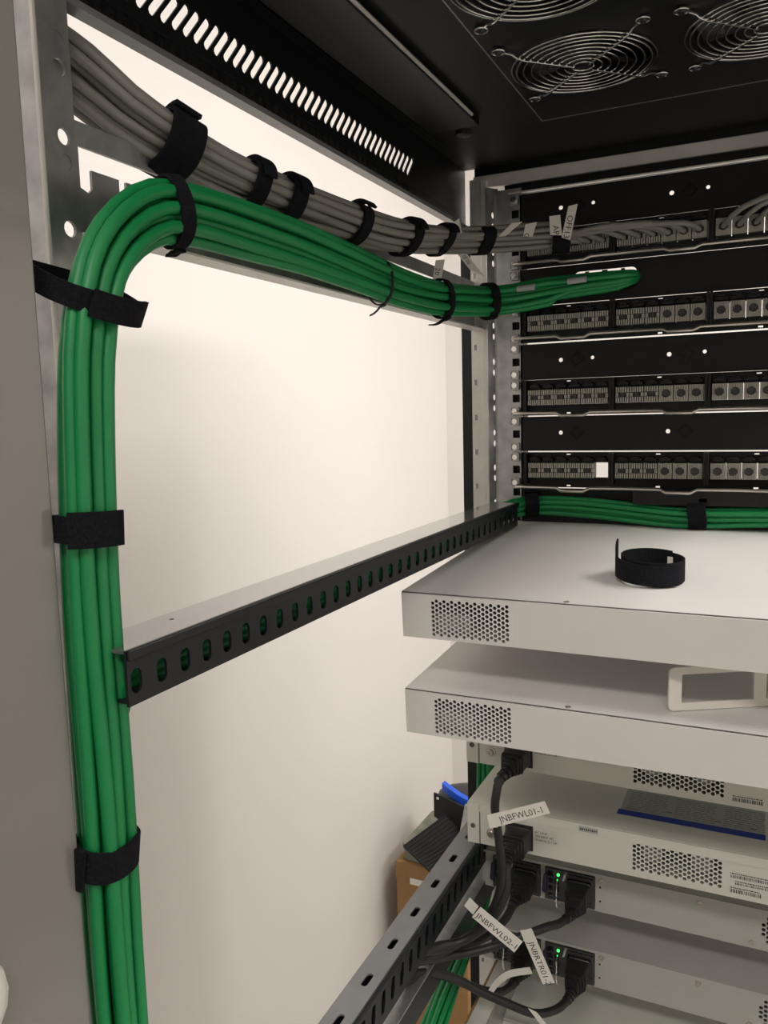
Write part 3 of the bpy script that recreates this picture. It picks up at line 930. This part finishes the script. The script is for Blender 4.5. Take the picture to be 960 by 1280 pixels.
def firewall(label, z1, texts, has_sticker):
    h = 44.2
    x0, x1, y0, y1 = -281, 151, 768.5, 985
    z0 = z1 - h
    t = thing('network_firewall', label, 'appliance', (x0, y0, z0), 'off-white one-unit appliances')
    shell(t, x0, x1, y0 + 1.6, y1, z0, z1, M_FW)
    hs = hexes(-112.5, -29.5, z1 - 37.8, z1 - 7.2, 3.85, 4.5, 1.95)
    hs.append(rect(-238.5, -211.5, z0 + 5.5, z0 + 29.5))
    MB().plate(rect(x0, x1, z0, z1 - 0.4), hs, 1.5, (0, y0 + 1.5, 0), (1, 0, 0), (0, 0, 1)).build('rear_panel', M_FW, t)
    # folded top lip and left bracket
    MB().box(x0 + 14, x1, y0 - 1.0, y0 - 0.02, z1 - 9.5, z1 - 0.3).build('top_lip', M_FW, t)
    br = MB().box(x0, x0 + 12.8, y0 - 1.2, y0 - 0.02, z0 + 0.2, z1 - 0.2).build('corner_bracket', M_FW, t)
    MB().tube([(x0 + 6, y0 - 2.0, z1 - 25), (x0 + 6, y0 - 1.25, z1 - 25)], [2.4, 2.8], 12).ring((x0 + 6, y0 - 2.0, z1 - 25), (0, 1, 0), 1.8, 0.5, 12, 5).build('rivet', M_SEAM, br, smooth=True)
    MB().box(x0 + 13.0, x0 + 13.8, y0 - 0.25, y0 - 0.02, z0 + 0.4, z1 - 9).build('seam', M_SEAM, t)
    g = MB().loft([[(x0 + 26 + r * math.cos(a * math.pi / 6), y, z0 + 14.5 + r * math.sin(a * math.pi / 6)) for a in range(12)] for r, y in ((5.0, y0 - 0.02), (5.0, y0 - 1.2), (4.0, y0 - 1.4), (3.9, y0 - 3.6), (3.2, y0 - 4.2), (1.2, y0 - 4.2), (1.0, y0 - 3.2))])
    g.build('ground_screw', M_NICKEL, t, smooth=True)
    MB().ring((x0 + 26.5, y0 - 0.1, z0 + 25.5), (0, 1, 0), 2.6, 0.22, 16, 4).box(x0 + 25, x0 + 28, y0 - 0.2, y0 - 0.05, z0 + 25.3, z0 + 25.7).box(x0 + 26.3, x0 + 26.7, y0 - 0.2, y0 - 0.05, z0 + 25.7, z0 + 27.6).build('ground_mark', M_INKG, t)
    # recessed power inlet
    MB().plate(rect(-239.5, -210.5, z0 + 4.5, z0 + 30.5), [rect(-236, -214, z0 + 8.5, z0 + 26.5)], 2, (0, y0 - 0.05, 0), (1, 0, 0), (0, 0, 1)).box(-238, -212, y0 + 12, y0 + 14, z0 + 6, z0 + 29).build('power_inlet', M_PLUG, t)
    z = z0 + 24
    for s in texts:
        text(t, s, (-209, y0 - 0.05, z), (1, 0, 0), (0, 0, 1), 3.6, M_INK, name='lettering')
        z -= 4.0
    def barcode(xa, xb, za, zb, seed):
        rr = random.Random(seed)
        lab = MB().box(xa - 1, xb + 1, y0 - 0.15, y0 - 0.02, za - 1, zb + 3.2).build('sticker', M_FW, t)
        m = MB()
        x = xa
        while x < xb:
            w = rr.choice((0.35, 0.5, 0.9))
            m.box(x, x + w, y0 - 0.25, y0 - 0.16, za, zb)
            x += w + rr.choice((0.35, 0.5, 0.8))
        x = xa
        while x < xb - 1:
            w = rr.uniform(0.6, 2)
            m.box(x, x + w, y0 - 0.25, y0 - 0.16, zb + 0.9, zb + 1.9)
            x += w + 0.5
        m.build('barcode', M_INK, lab)
    barcode(-24.5, 1, z0 + 5.0, z0 + 8.6, 3 + int(z1))
    if has_sticker:
        barcode(-24.5, 18, z0 + 19.5, z0 + 22.5, 4)
        barcode(-20.5, 18, z0 + 13.4, z0 + 15.2, 5)
        MB().box(-164, -145, y0 - 1.15, y0 - 1.02, z1 - 8, z1 - 2.4).build('model_sticker', M_STICK, t)
        m = MB()
        for k in range(9):
            m.box(-162.5 + k * 1.9, -161.3 + k * 1.9, y0 - 1.25, y0 - 1.17, z1 - 6.6 + (k % 3) * 0.3, z1 - 4.4)
        m.build('fine_print', M_INK, t)
        # printed sheet with a blue foot on the top cover
        st = MB().box(-131, 3, 813.2, 862, z1 + 0.02, z1 + 0.15).build('instruction_sticker', M_STICK, t)
        MB().box(-133, 4, 802, 813, z1 + 0.02, z1 + 0.18).build('blue_band', M_BLUE, st)
        m = MB()
        rr = random.Random(8)
        for cx in (-126, -80, -34):
            for r in range(10):
                yy = 817 + r * 4.3
                x = cx
                while x < cx + 36:
                    w = rr.uniform(3, 10)
                    m.box(x, min(x + w, cx + 38), yy, yy + 1.1, z1 + 0.16, z1 + 0.2)
                    x += w + 1.2
        for x, y in ((-127, 816), (-88, 823), (-42, 821), (-10, 819)):
            m.box(x, x + 14 if x < -100 else x + 6, y, y + 2.4, z1 + 0.16, z1 + 0.22)
        m.build('fine_print', M_INKG, st)
    else:
        pass
    # fan shapes behind the grille
    for cx in (-95, -50):
        MB().tube([(cx, y0 + 9, z1 - 22), (cx, y0 + 12, z1 - 22)], 9.5, 20).build('inner_fan', M_STEEL, t)
    return t
firewall('off-white one-unit appliance mostly hidden under the pale grey ones', -319.6, ['100-240V AC', '50-60Hz 2-1.2A'], False)
firewall('off-white one-unit appliance with a blue-edged sticker on its lid', -408.5, ['AC LINE', '100-240V AC', '50-60Hz 2-1.2A'], True)

# ------------------------------------------------------------------ servers
def server(label, zt):
    h = 43.0
    x0, x1, y0, y1 = -286, 154, 828.5, 990
    z0, z1 = zt - h, zt
    t = thing('rack_server', label, 'server', (x0, y0, z0), 'grey one-unit servers')
    shell(t, x0, x1, y0 + 1.4, y1, z0, z1, M_SRV)
    cx, cz = 22, zt - 21
    vent = []
    for i in range(-8, 9):
        for j in range(-6, 7):
            x, z = cx + i * 4.3, cz + j * 4.9 + (2.45 if i % 2 else 0)
            d = math.hypot(x - cx, z - cz)
            if 11.5 < d < 18.8 or 20 < abs(x - cx) < 34 and abs(z - cz) < 17 and i > 0:
                vent.append(circ(x, z, 2.05, 6))
    bays = [rect(-273, -218.5, z0 + 2.2, z1 - 3.0), rect(-213.5, -159, z0 + 2.2, z1 - 3.0)]
    MB().plate(rect(x0, x1, z0, z1 - 0.3), bays + vent, 1.3, (0, y0 + 1.3, 0), (1, 0, 0), (0, 0, 1)).build('rear_panel', M_SRV, t)
    MB().box(x0, x1, y0 - 0.9, y0 - 0.02, z1 - 3.0, z1).build('top_lip', M_SRV, t)
    for sx, sz in ((-152, z1 - 7.5), (-54, z1 - 8), (-5, z0 + 5.5)):
        MB().loft([[(sx + r * math.cos(a * math.pi / 6), y, sz + r * math.sin(a * math.pi / 6)) for a in range(12)] for r, y in ((3.2, y0 - 0.02), (3.0, y0 - 1.0), (1.6, y0 - 1.1), (1.2, y0 - 0.5))]).build('screw', M_NICKEL, t, smooth=True)
    for sx, sz in ((-154, z1 - 15), (-154, z1 - 31)):
        MB().tube([(sx, y0 - 0.3, sz), (sx, y0 - 0.02, sz)], 1.1, 8).build('pin_hole', M_DARK, t)
    for b0, b1 in ((-273, -218.5), (-213.5, -159)):
        c0 = b0 + 1
        za, zb = z0 + 3, z1 - 3.8
        gr = []
        for i in range(2):
            for j in range(3):
                gr.append(rrect(c0 + 5.5 + i * 7, za + 5.5 + j * 8.4, 5.2, 6.2, 0.8, 2))
        gr.append(rrect(c0 + 5.5, zb - 6, 6, 7, 0.8, 2))
        for j in range(5):
            gr.append(rrect(c0 + 27.5 + j * 5.6, zb - 2.4, 4.4, 1.6, 0.6, 2))
        gr.append(rect(c0 + 24, b1 - 4, za + 3.5, zb - 6))
        p = MB().plate(rect(b0 + 0.4, b1 - 0.4, za, zb), gr, 2.0, (0, y0 - 1.0, 0), (1, 0, 0), (0, 0, 1))
        p.box(b0 + 0.4, b1 - 0.4, y0 + 10, y0 + 60, za, zb)
        ps = p.build('power_supply', M_PSU, t)
        MB().plate(rect(c0 + 24.2, b1 - 4.2, za + 3.7, zb - 6.2), [rect(c0 + 28, b1 - 7, za + 6.5, zb - 8.5)], 3, (0, y0 + 0.5, 0), (1, 0, 0), (0, 0, 1)).build('power_inlet', M_PLUG, ps)
        MB().tube([(c0 + 14.2, y0 - 4.0, zb - 5.5), (c0 + 14.2, y0 - 3.05, zb - 5.5)], 1.5, 10).build('status_led', M_LED, ps)
        bail = spline([(c0 + 13.5, y0 - 3.2, zb - 10), (c0 + 15, y0 - 14, zb - 9), (c0 + 16.5, y0 - 22, zb - 17), (c0 + 17, y0 - 23, zb - 30), (c0 + 19, y0 - 16, zb - 37)], 4)
        MB().tube(bail, 1.0, 6).build('wire_bail', M_CHROME, ps, smooth=True)
        MB().hexa([(c0 - 3, y0 - 9, za + 11), (c0 + 2.2, y0 - 9, za + 9), (c0 + 2.2, y0 - 3.1, za + 11), (c0 - 1, y0 - 3.1, za + 12)],
                  [(c0 - 1.5, y0 - 9, zb - 6), (c0 + 2.8, y0 - 9, zb - 4), (c0 + 2.8, y0 - 3.1, zb - 5), (c0, y0 - 3.1, zb - 6)]).build('latch', M_LATCH, ps, bevel=0.8)
        MB().hexa([(c0 + 19.5, y0 - 8, zb - 9), (c0 + 22, y0 - 8, zb - 8), (c0 + 22, y0 - 3.05, zb - 8), (c0 + 19.5, y0 - 3.05, zb - 9)],
                  [(c0 + 21.5, y0 - 8, zb - 0.5), (c0 + 24, y0 - 8, zb - 0.5), (c0 + 24, y0 - 3.05, zb - 0.5), (c0 + 21.5, y0 - 3.05, zb - 0.5)]).build('pull_tab', M_SRV, ps)
    return t
server('grey one-unit server directly under the off-white appliances', -494.0)
server('grey one-unit server, the lower of the two with power supplies', -582.9)
t = thing('rack_device', 'pale device whose lid shows at the bottom right corner', 'appliance', (-270, 790, -716))
MB().box(-262, 132, 800, 985, -716, -672.5).build('case', M_FW, t, bevel=1.0)
MB().box(-262, 132, 798, 799.9, -715, -674).build('rear_panel', M_FW, t)

# ================================================================== POWER CORDS
def plug(t, x, y, z, w=26, hh=22, L=36):
    """Straight C13 connector pushed into an inlet at (x,y,z); returns the point where the cord leaves."""
    secs = []
    for d, ww, h2 in ((-9, w * 0.82, hh * 0.72), (0, w * 0.82, hh * 0.72), (0.3, w, hh), (5, w, hh), (6, w * 0.93, hh * 0.93), (L * 0.62, w * 0.8, hh * 0.86), (L * 0.8, w * 0.62, hh * 0.72), (L, w * 0.46, hh * 0.56)):
        secs.append([(x + px, y - d, z - 0.06 * max(0, d) + pz) for px, pz in rrect(0, 0, ww, h2, 3, 3)])
    MB().loft(secs).build('plug_body', M_PLUG, t, smooth=True, angle=30)
    r = MB()
    for i in range(4):
        d = L * 0.58 + i * 5
        s = 1 - i * 0.13
        r.loft([[(x + px, y - d - e, z - 0.06 * d + pz) for px, pz in rrect(0, 0, w * 0.86 * s, hh * 0.92 * s, 3, 3)] for e in (0, 2.4)])
    r.build('grip_ribs', M_PLUG, t, smooth=True, angle=30)
    return Vector((x, y - L, z - 0.06 * L))

def cord(label, inlet, pts, L=36, r=4.3, w=26, hh=22, bend=None):
    t = thing('power_cord', label, 'power cord', inlet, 'black power cords')
    e = plug(t, *inlet, w=w, hh=hh, L=L)
    first = [e + Vector((0, 3, 0)), e + Vector((0, -6, -1))]
    P = spline(first + [Vector(p) for p in pts], 8)
    k = max(4, int(len(P) * 0.12))
    MB().tube(P, r, 10).build('cable', M_CORD, t, smooth=True, angle=70)
    # ribbed strain relief
    s = MB()
    for i in range(0, 5):
        p, q = P[i], P[i + 1]
        s.tube([p, p + (q - p) * 0.55], [7.2 - 0.5 * i, 7.0 - 0.5 * i], 10)
    s.build('strain_relief', M_PLUG, t)
    return t

def flag(t, corners, body, size, inset=(1, 2), thick=0.35, name='label_flag', flip=False, ink=None):
    """Paper flag folded round a cord; corners: start-top, end-top, end-bottom, start-bottom."""
    c = [Vector(p) for p in corners]
    u = (c[1] - c[0]).normalized()
    v = (c[0] - c[3])
    v = (v - u * v.dot(u)).normalized()
    n = u.cross(v)
    m = MB().hexa([p - n * thick for p in (c[3], c[2], c[1], c[0])], [c[3], c[2], c[1], c[0]])
    f = m.build(name, M_LABEL, t)
    if body:
        if flip:
            text(f, body, c[0] - v * inset[1] + u * inset[0], u, v, size, ink or M_INK)
        else:
            text(f, body, c[3] + u * inset[0] + v * inset[1], u, v, size, ink or M_INK)
    return f

t = cord('black power cord of the upper off-white appliance with a long label flag', (-225, 768.3, -346), [(-229, 716, -352), (-231, 711, -366), (-232, 710, -380), (-228, 709, -410), (-225, 708, -447), (-232, 706, -478), (-252, 700, -507), (-276, 686, -522), (-292, 650, -507), (-297, 610, -495)])
flag(t, [(-237, 701, -383), (-181, 701, -358), (-176, 701, -369), (-234, 701, -396)], 'JNBFWL01-1', 8.6, (13, 3.2))
MB().tube([(-231.8, 709.6, -384), (-230.8, 709.2, -396)], 4.75, 10).build('label_wrap', M_LABEL, t, smooth=True)
t = cord('black power cord of the blue-stickered appliance', (-225, 768.3, -435), [(-224, 718, -441), (-221, 712, -455), (-224, 706, -472), (-236, 700, -492), (-260, 692, -513), (-284, 668, -512), (-298, 600, -498)], w=27, hh=24)
flag(t, [(-240, 688, -470), (-199, 688, -494.5), (-207, 688, -507.5), (-249, 688, -482.5)], 'JNBFWL02-1', 8.6, (2.5, 3.2))
flag(t, [(-253, 694, -467), (-244, 694, -474), (-250, 694, -484), (-259, 694, -477)], '', 5)
t = cord('black power cord of the left supply of the upper server', (-235, 828.3, -517), [(-236, 778, -520), (-238, 765, -526), (-250, 738, -534), (-272, 706, -534), (-290, 660, -519), (-299, 612, -503)], w=26, hh=24)
t = cord('black power cord of the right supply of the upper server with a hanging flag', (-175.5, 828.3, -517), [(-177, 778, -519), (-183, 762, -518), (-190, 750, -515), (-208, 735, -519), (-244, 716, -532), (-278, 690, -534), (-294, 640, -512), (-298, 606, -506)], w=26, hh=24)
flag(t, [(-201, 727, -506), (-178, 727, -557), (-190, 727, -562), (-213, 727, -511)], 'JNBRTR01-2', 8.6, (13, 3.2))
MB().tube([(-203.5, 738, -518), (-212.5, 732.5, -520.5)], 4.8, 10).build('label_wrap', M_LABEL, t, smooth=True)
t = cord('black power cord of the left supply of the lower server with a curled flag', (-235, 828.3, -606), [(-236, 780, -611), (-243, 764, -612), (-256, 748, -604), (-270, 722, -582), (-288, 680, -548), (-298, 600, -510)], w=26, hh=24)
fl = MB()
arc = spline([(-251, 742, -603), (-243, 742, -588), (-229, 742, -573), (-206, 742, -562)], 4)
fl.loft([[p + Vector((-1.5, 0, 3.2)), p + Vector((1.5, 0, -3.2)), p + Vector((1.5, 0.5, -3.2)), p + Vector((-1.5, 0.5, 3.2))] for p in arc])
fl.build('label_flag', M_LABEL, t)
t = cord('black power cord sagging from the right supply of the lower server', (-175.5, 828.3, -606), [(-177, 780, -611), (-182, 766, -612), (-190, 752, -610), (-203, 740, -607), (-222, 730, -597), (-250, 716, -581), (-276, 694, -556), (-292, 650, -528), (-298, 596, -506)], w=26, hh=24)
flag(t, [(-207, 733, -597), (-198, 733, -599), (-178, 733, -618), (-186, 733, -620)], '', 5)

# cables' small sleeve labels and flags (upper area)
t = thing('cable_label', 'upright paper flag marked OFF13 on the grey cables', 'label', (-206, 912, 185), 'paper label flags')
flag(t, [(-198, 912, 220), (-206, 912, 183), (-215.5, 912, 187), (-208, 912, 219)], 'OFF13', 9.0, (9, 1.6))
t = thing('cable_label', 'short upright paper flag marked AP on the grey cables', 'label', (-222, 912, 190), 'paper label flags')
flag(t, [(-217, 912, 211), (-215, 912, 189), (-228, 912, 191), (-229, 912, 211)], 'AP', 9.0, (11, 3))
t = thing('cable_label', 'leaning paper flag marked G left of the AP flag', 'label', (-250, 905, 190), 'paper label flags')
flag(t, [(-241, 905, 205), (-246, 905, 190), (-256.5, 905, 191), (-254, 905, 204)], 'G', 8.0, (8, 2.5))
t = thing('cable_label', 'paper flag lying slantwise at the far upright', 'label', (-280, 900, 193), 'paper label flags')
flag(t, [(-284, 900, 193), (-268, 900, 206), (-256, 900, 206), (-275, 900, 193)], '', 6)
t = thing('cable_label', 'small paper flag at the lower corner of the top side panel', 'label', (-322, 846, 200), 'paper label flags')
flag(t, [(-315, 836, 199), (-306, 836, 203), (-303, 836, 188), (-310, 836, 188)], '', 6)
t = thing('cable_label', 'paper flag hanging below the grey cables marked 20', 'label', (-322, 800, 150), 'paper label flags')
flag(t, [(-309, 800, 156), (-314, 800, 133), (-323, 800, 136), (-319, 800, 156)], '20', 7.5, (7, 1.6))
t = thing('cable_label', 'curled paper flag hanging below the grey cables at the far post', 'label', (-318, 868, 160), 'paper label flags')
flag(t, [(-305, 856, 170), (-286, 856, 145), (-301, 856, 152), (-316, 856, 171)], '0F10', 6, (6, 2))
for at, lab in (((-262, 935, 140), 'grey sleeve label on the green cables beside the far upright'), ((-206, 946, 145), 'grey sleeve label on the green cables under the slot')):
    x, y, z = at
    o = MB().loft([[(x + dx, y + 3.4 * math.cos(k * math.pi / 5) + (dx * 0.1), z + dx * 0.06 + 3.5 * math.sin(k * math.pi / 5)) for k in range(10)] for dx in (-10, 10)]).build('cable_label', M_STICK, None, at=at, smooth=True, angle=50)
    tag(o, lab, 'label', 'sleeve labels')

# ================================================================== LOOSE THINGS
def on_lid(y, z1):
    return z1 + (y - 643.3) * math.tan(math.radians(3.1))
def strap_ring():
    c = Vector((-93, 735, on_lid(735, -156.4) + 0.6))
    t = thing('hook_and_loop_tie', 'coiled black strap ring lying on the topmost pale appliance', 'cable tie', c, 'cable ties')
    def band(name, r, hgt, th, a0, a1, n, zf, hole=None, parent=t):
        secs = []
        for i in range(n + 1):
            a = math.radians(a0 + (a1 - a0) * i / n)
            rr = r(i / n) if callable(r) else r
            d = Vector((math.cos(a), math.sin(a), 0))
            zb, zt = zf(i / n)
            tilt = math.tan(math.radians(3.1)) * d.y * rr
            secs.append([c + d * rr + Vector((0, 0, zb + tilt)), c + d * (rr + th) + Vector((0, 0, zb + tilt)), c + d * (rr + th) + Vector((0, 0, zt + tilt)), c + d * rr + Vector((0, 0, zt + tilt))])
        return MB().loft(secs).build(name, M_HOOK, parent)
    band('strap', lambda s: 26.5 + 1.2 * math.sin(6.28 * 2 * s), 22, 1.6, 60, 420, 48, lambda s: (0.3 + 1.0 * math.sin(9 * s) ** 2, 21 + 1.5 * math.sin(5 * s)))
    band('strap_end', lambda s: 29.5 + 4 * max(0, 0.3 - s), 22, 1.6, 170, 320, 24, lambda s: (1 + 3 * (1 - s), (21 + 13 * max(0, 0.22 - s) / 0.22) if s < 0.22 else 21 - 5 * (s - 0.22)))
    # slotted head with a pale slit
    for a, z0_, z1_ in ((62, 7, 17), (38, 6, 12)):
        d = Vector((math.cos(math.radians(a)), math.sin(math.radians(a)), 0))
        s = Vector((-d.y, d.x, 0))
        p = c + d * 25.6
        MB().hexa([p - s * 2.6 + Vector((0, 0, z0_)), p + s * 2.6 + Vector((0, 0, z0_)), p + s * 2.6 + d * 0.8 + Vector((0, 0, z0_)), p - s * 2.6 + d * 0.8 + Vector((0, 0, z0_))],
                  [p - s * 2.6 + Vector((0, 0, z1_)), p + s * 2.6 + Vector((0, 0, z1_)), p + s * 2.6 + d * 0.8 + Vector((0, 0, z1_)), p - s * 2.6 + d * 0.8 + Vector((0, 0, z1_))]).build('buckle_slit', M_LABEL, t)
strap_ring()
c = Vector((9, 790, on_lid(790, -156.4)))
t = thing('hook_and_loop_tie', 'dark strap tip poking in at the right edge on the topmost appliance', 'cable tie', c, 'cable ties')
MB().loft([[c + Vector((x, -4 * math.sin(x / 9), z0)) for x, z0 in ((dx, 0.3), (dx, 5 - abs(dx) * 0.12), (dx + 0.01, 5 - abs(dx) * 0.12))] + [c + Vector((dx, 3 - 4 * math.sin(dx / 9), 0.3))] for dx in (-9, -4, 2, 9, 16, 24)]).build('strap', M_HOOK, t)

# white plastic frame standing on the second appliance
def white_frame():
    z = -245.3 + (667 - 643) * 0.054
    o = Vector((-71.5, 666, z + 0.3))
    ang = math.atan2(35, 68)
    u = Vector((math.cos(ang), math.sin(ang), 0.02)).normalized()
    v = Vector((-0.0, 0.10, 1)).normalized()
    t = thing('plastic_frame', 'white plastic frame with rectangular openings standing on the second appliance', 'bracket', o)
    L, H = 215, 35.5
    outer = rrect(L / 2, H / 2, L, H, 4.5, 4)
    hs = [rrect(10.5 + 29.5, H / 2, 59, H - 12.6, 0.6, 1), rrect(10.5 + 29.5 + 69, H / 2, 59, H - 12.6, 0.6, 1), rrect(10.5 + 29.5 + 138, H / 2, 59, H - 12.6, 0.6, 1)]
    MB().plate(outer, hs, 3.0, o, u, v).build('frame', M_WHITEP, t, bevel=0.5)
white_frame()

# ------------------------------------------------------------------ boxes by the wall
def boxes():
    z0 = -EYE * 1000
    zt = -1030
    t = thing('cardboard_box', 'brown cardboard box standing in the corner by the wall', 'box', (-640, 1700, z0))
    MB().box(-764, -590, 1600, 1800, z0, zt).build('carton', M_CARD, t, bevel=3)
    MB().box(-764.6, -589, 1598.6, 1600, zt - 40, zt - 1).build('flap', M_CARD, t)
    MB().box(-728, -676, 1597.4, 1598.5, zt - 48, zt - 33).build('paper_label', M_LABEL, t)
    o = MB().loft([[(-752 + 8 * math.sin(k * 1.7 + j) + dx * 165, 1612 + dy * 170 + 5 * math.sin(k * 2.3 + j * 2), z) for k, (dx, dy) in enumerate(((0, 0), (0.25, -0.03), (0.5, 0.0), (0.75, -0.02), (1, 0), (1, 1), (0.5, 1.02), (0, 1)))] for j, z in enumerate((zt + 0.5, zt + 14, zt + 26, zt + 40))])
    tag(o.build('bubble_wrap', M_FOIL, None, at=(-620, 1690, zt), smooth=True, angle=30), 'crumpled greenish wrapping lying on the cardboard box', 'packaging')
    # black rack shelf with an upturned back and a steel arm
    zb = zt + 42
    t = thing('rack_shelf', 'black ribbed shelf tray lying on the wrapped box', 'shelf', (-600, 1640, zb))
    q = [(-726, 1560, zb + 20), (-560, 1500, zb - 44), (-470, 1610, zb - 20), (-655, 1640, zb + 70)]
    n = Vector((0, 0, 5))
    MB().hexa([Vector(p) for p in q], [Vector(p) + n for p in q]).build('tray', M_DARK, t, bevel=1)
    for k in range(22):
        s = (k + 0.5) / 22
        a = Vector(q[0]).lerp(Vector(q[1]), s)
        b = Vector(q[3]).lerp(Vector(q[2]), s)
        MB().tube([a + Vector((0, 2, 6)), b + Vector((0, -2, 6))], 1.3, 6).build('rib', M_DARK, t, smooth=True)
    MB().hexa([(-684, 1644, zb + 62), (-480, 1600, zb - 10), (-480, 1606, zb - 10), (-684, 1650, zb + 62)], [(-684, 1644, zb + 118), (-480, 1600, zb + 92), (-480, 1606, zb + 92), (-684, 1650, zb + 118)]).build('back_edge', M_BLACK, t)
    MB().hexa([(-612, 1610, zb + 38), (-592, 1606, zb + 36), (-590, 1614, zb + 36), (-610, 1618, zb + 38)], [(-600, 1622, zb + 116), (-580, 1618, zb + 114), (-580, 1624, zb + 114), (-600, 1628, zb + 116)]).build('steel_arm', M_STEEL, t)
    MB().box(-676, -664, 1641, 1644, zb + 106, zb + 112).build('bolt', M_CHROME, t)
    # dark pouch with a blue strap on it
    c = Vector((-596, 1700, zb + 84))
    secs = []
    for i in range(9):
        ph = -math.pi / 2 + math.pi * i / 8
        rr = math.cos(ph) + 0.02
        secs.append([c + Vector((100 * rr * math.cos(a * math.pi / 8), 42 * rr * math.sin(a * math.pi / 8), 44 * math.sin(ph))) for a in range(16)])
    t = thing('tool_pouch', 'dark pouch with a bright blue strap behind the black shelf', 'bag', c - Vector((0, 0, 44)))
    MB().loft(secs).build('pouch', M_PSU, t, smooth=True, angle=70)
    MB().loft([[p + Vector((0, -8, -9)), p + Vector((0, 8, -9)), p + Vector((0, 8, 9)), p + Vector((0, -8, 9))] for p in spline([c + Vector((-78, -20, 38)), c + Vector((-45, -34, 30)), c + Vector((-15, -42, 22)), c + Vector((20, -40, 18)), c + Vector((60, -28, 30)), c + Vector((85, -18, 22))], 12)]).build('blue_strap', M_BLUEB, t, smooth=True)
boxes()
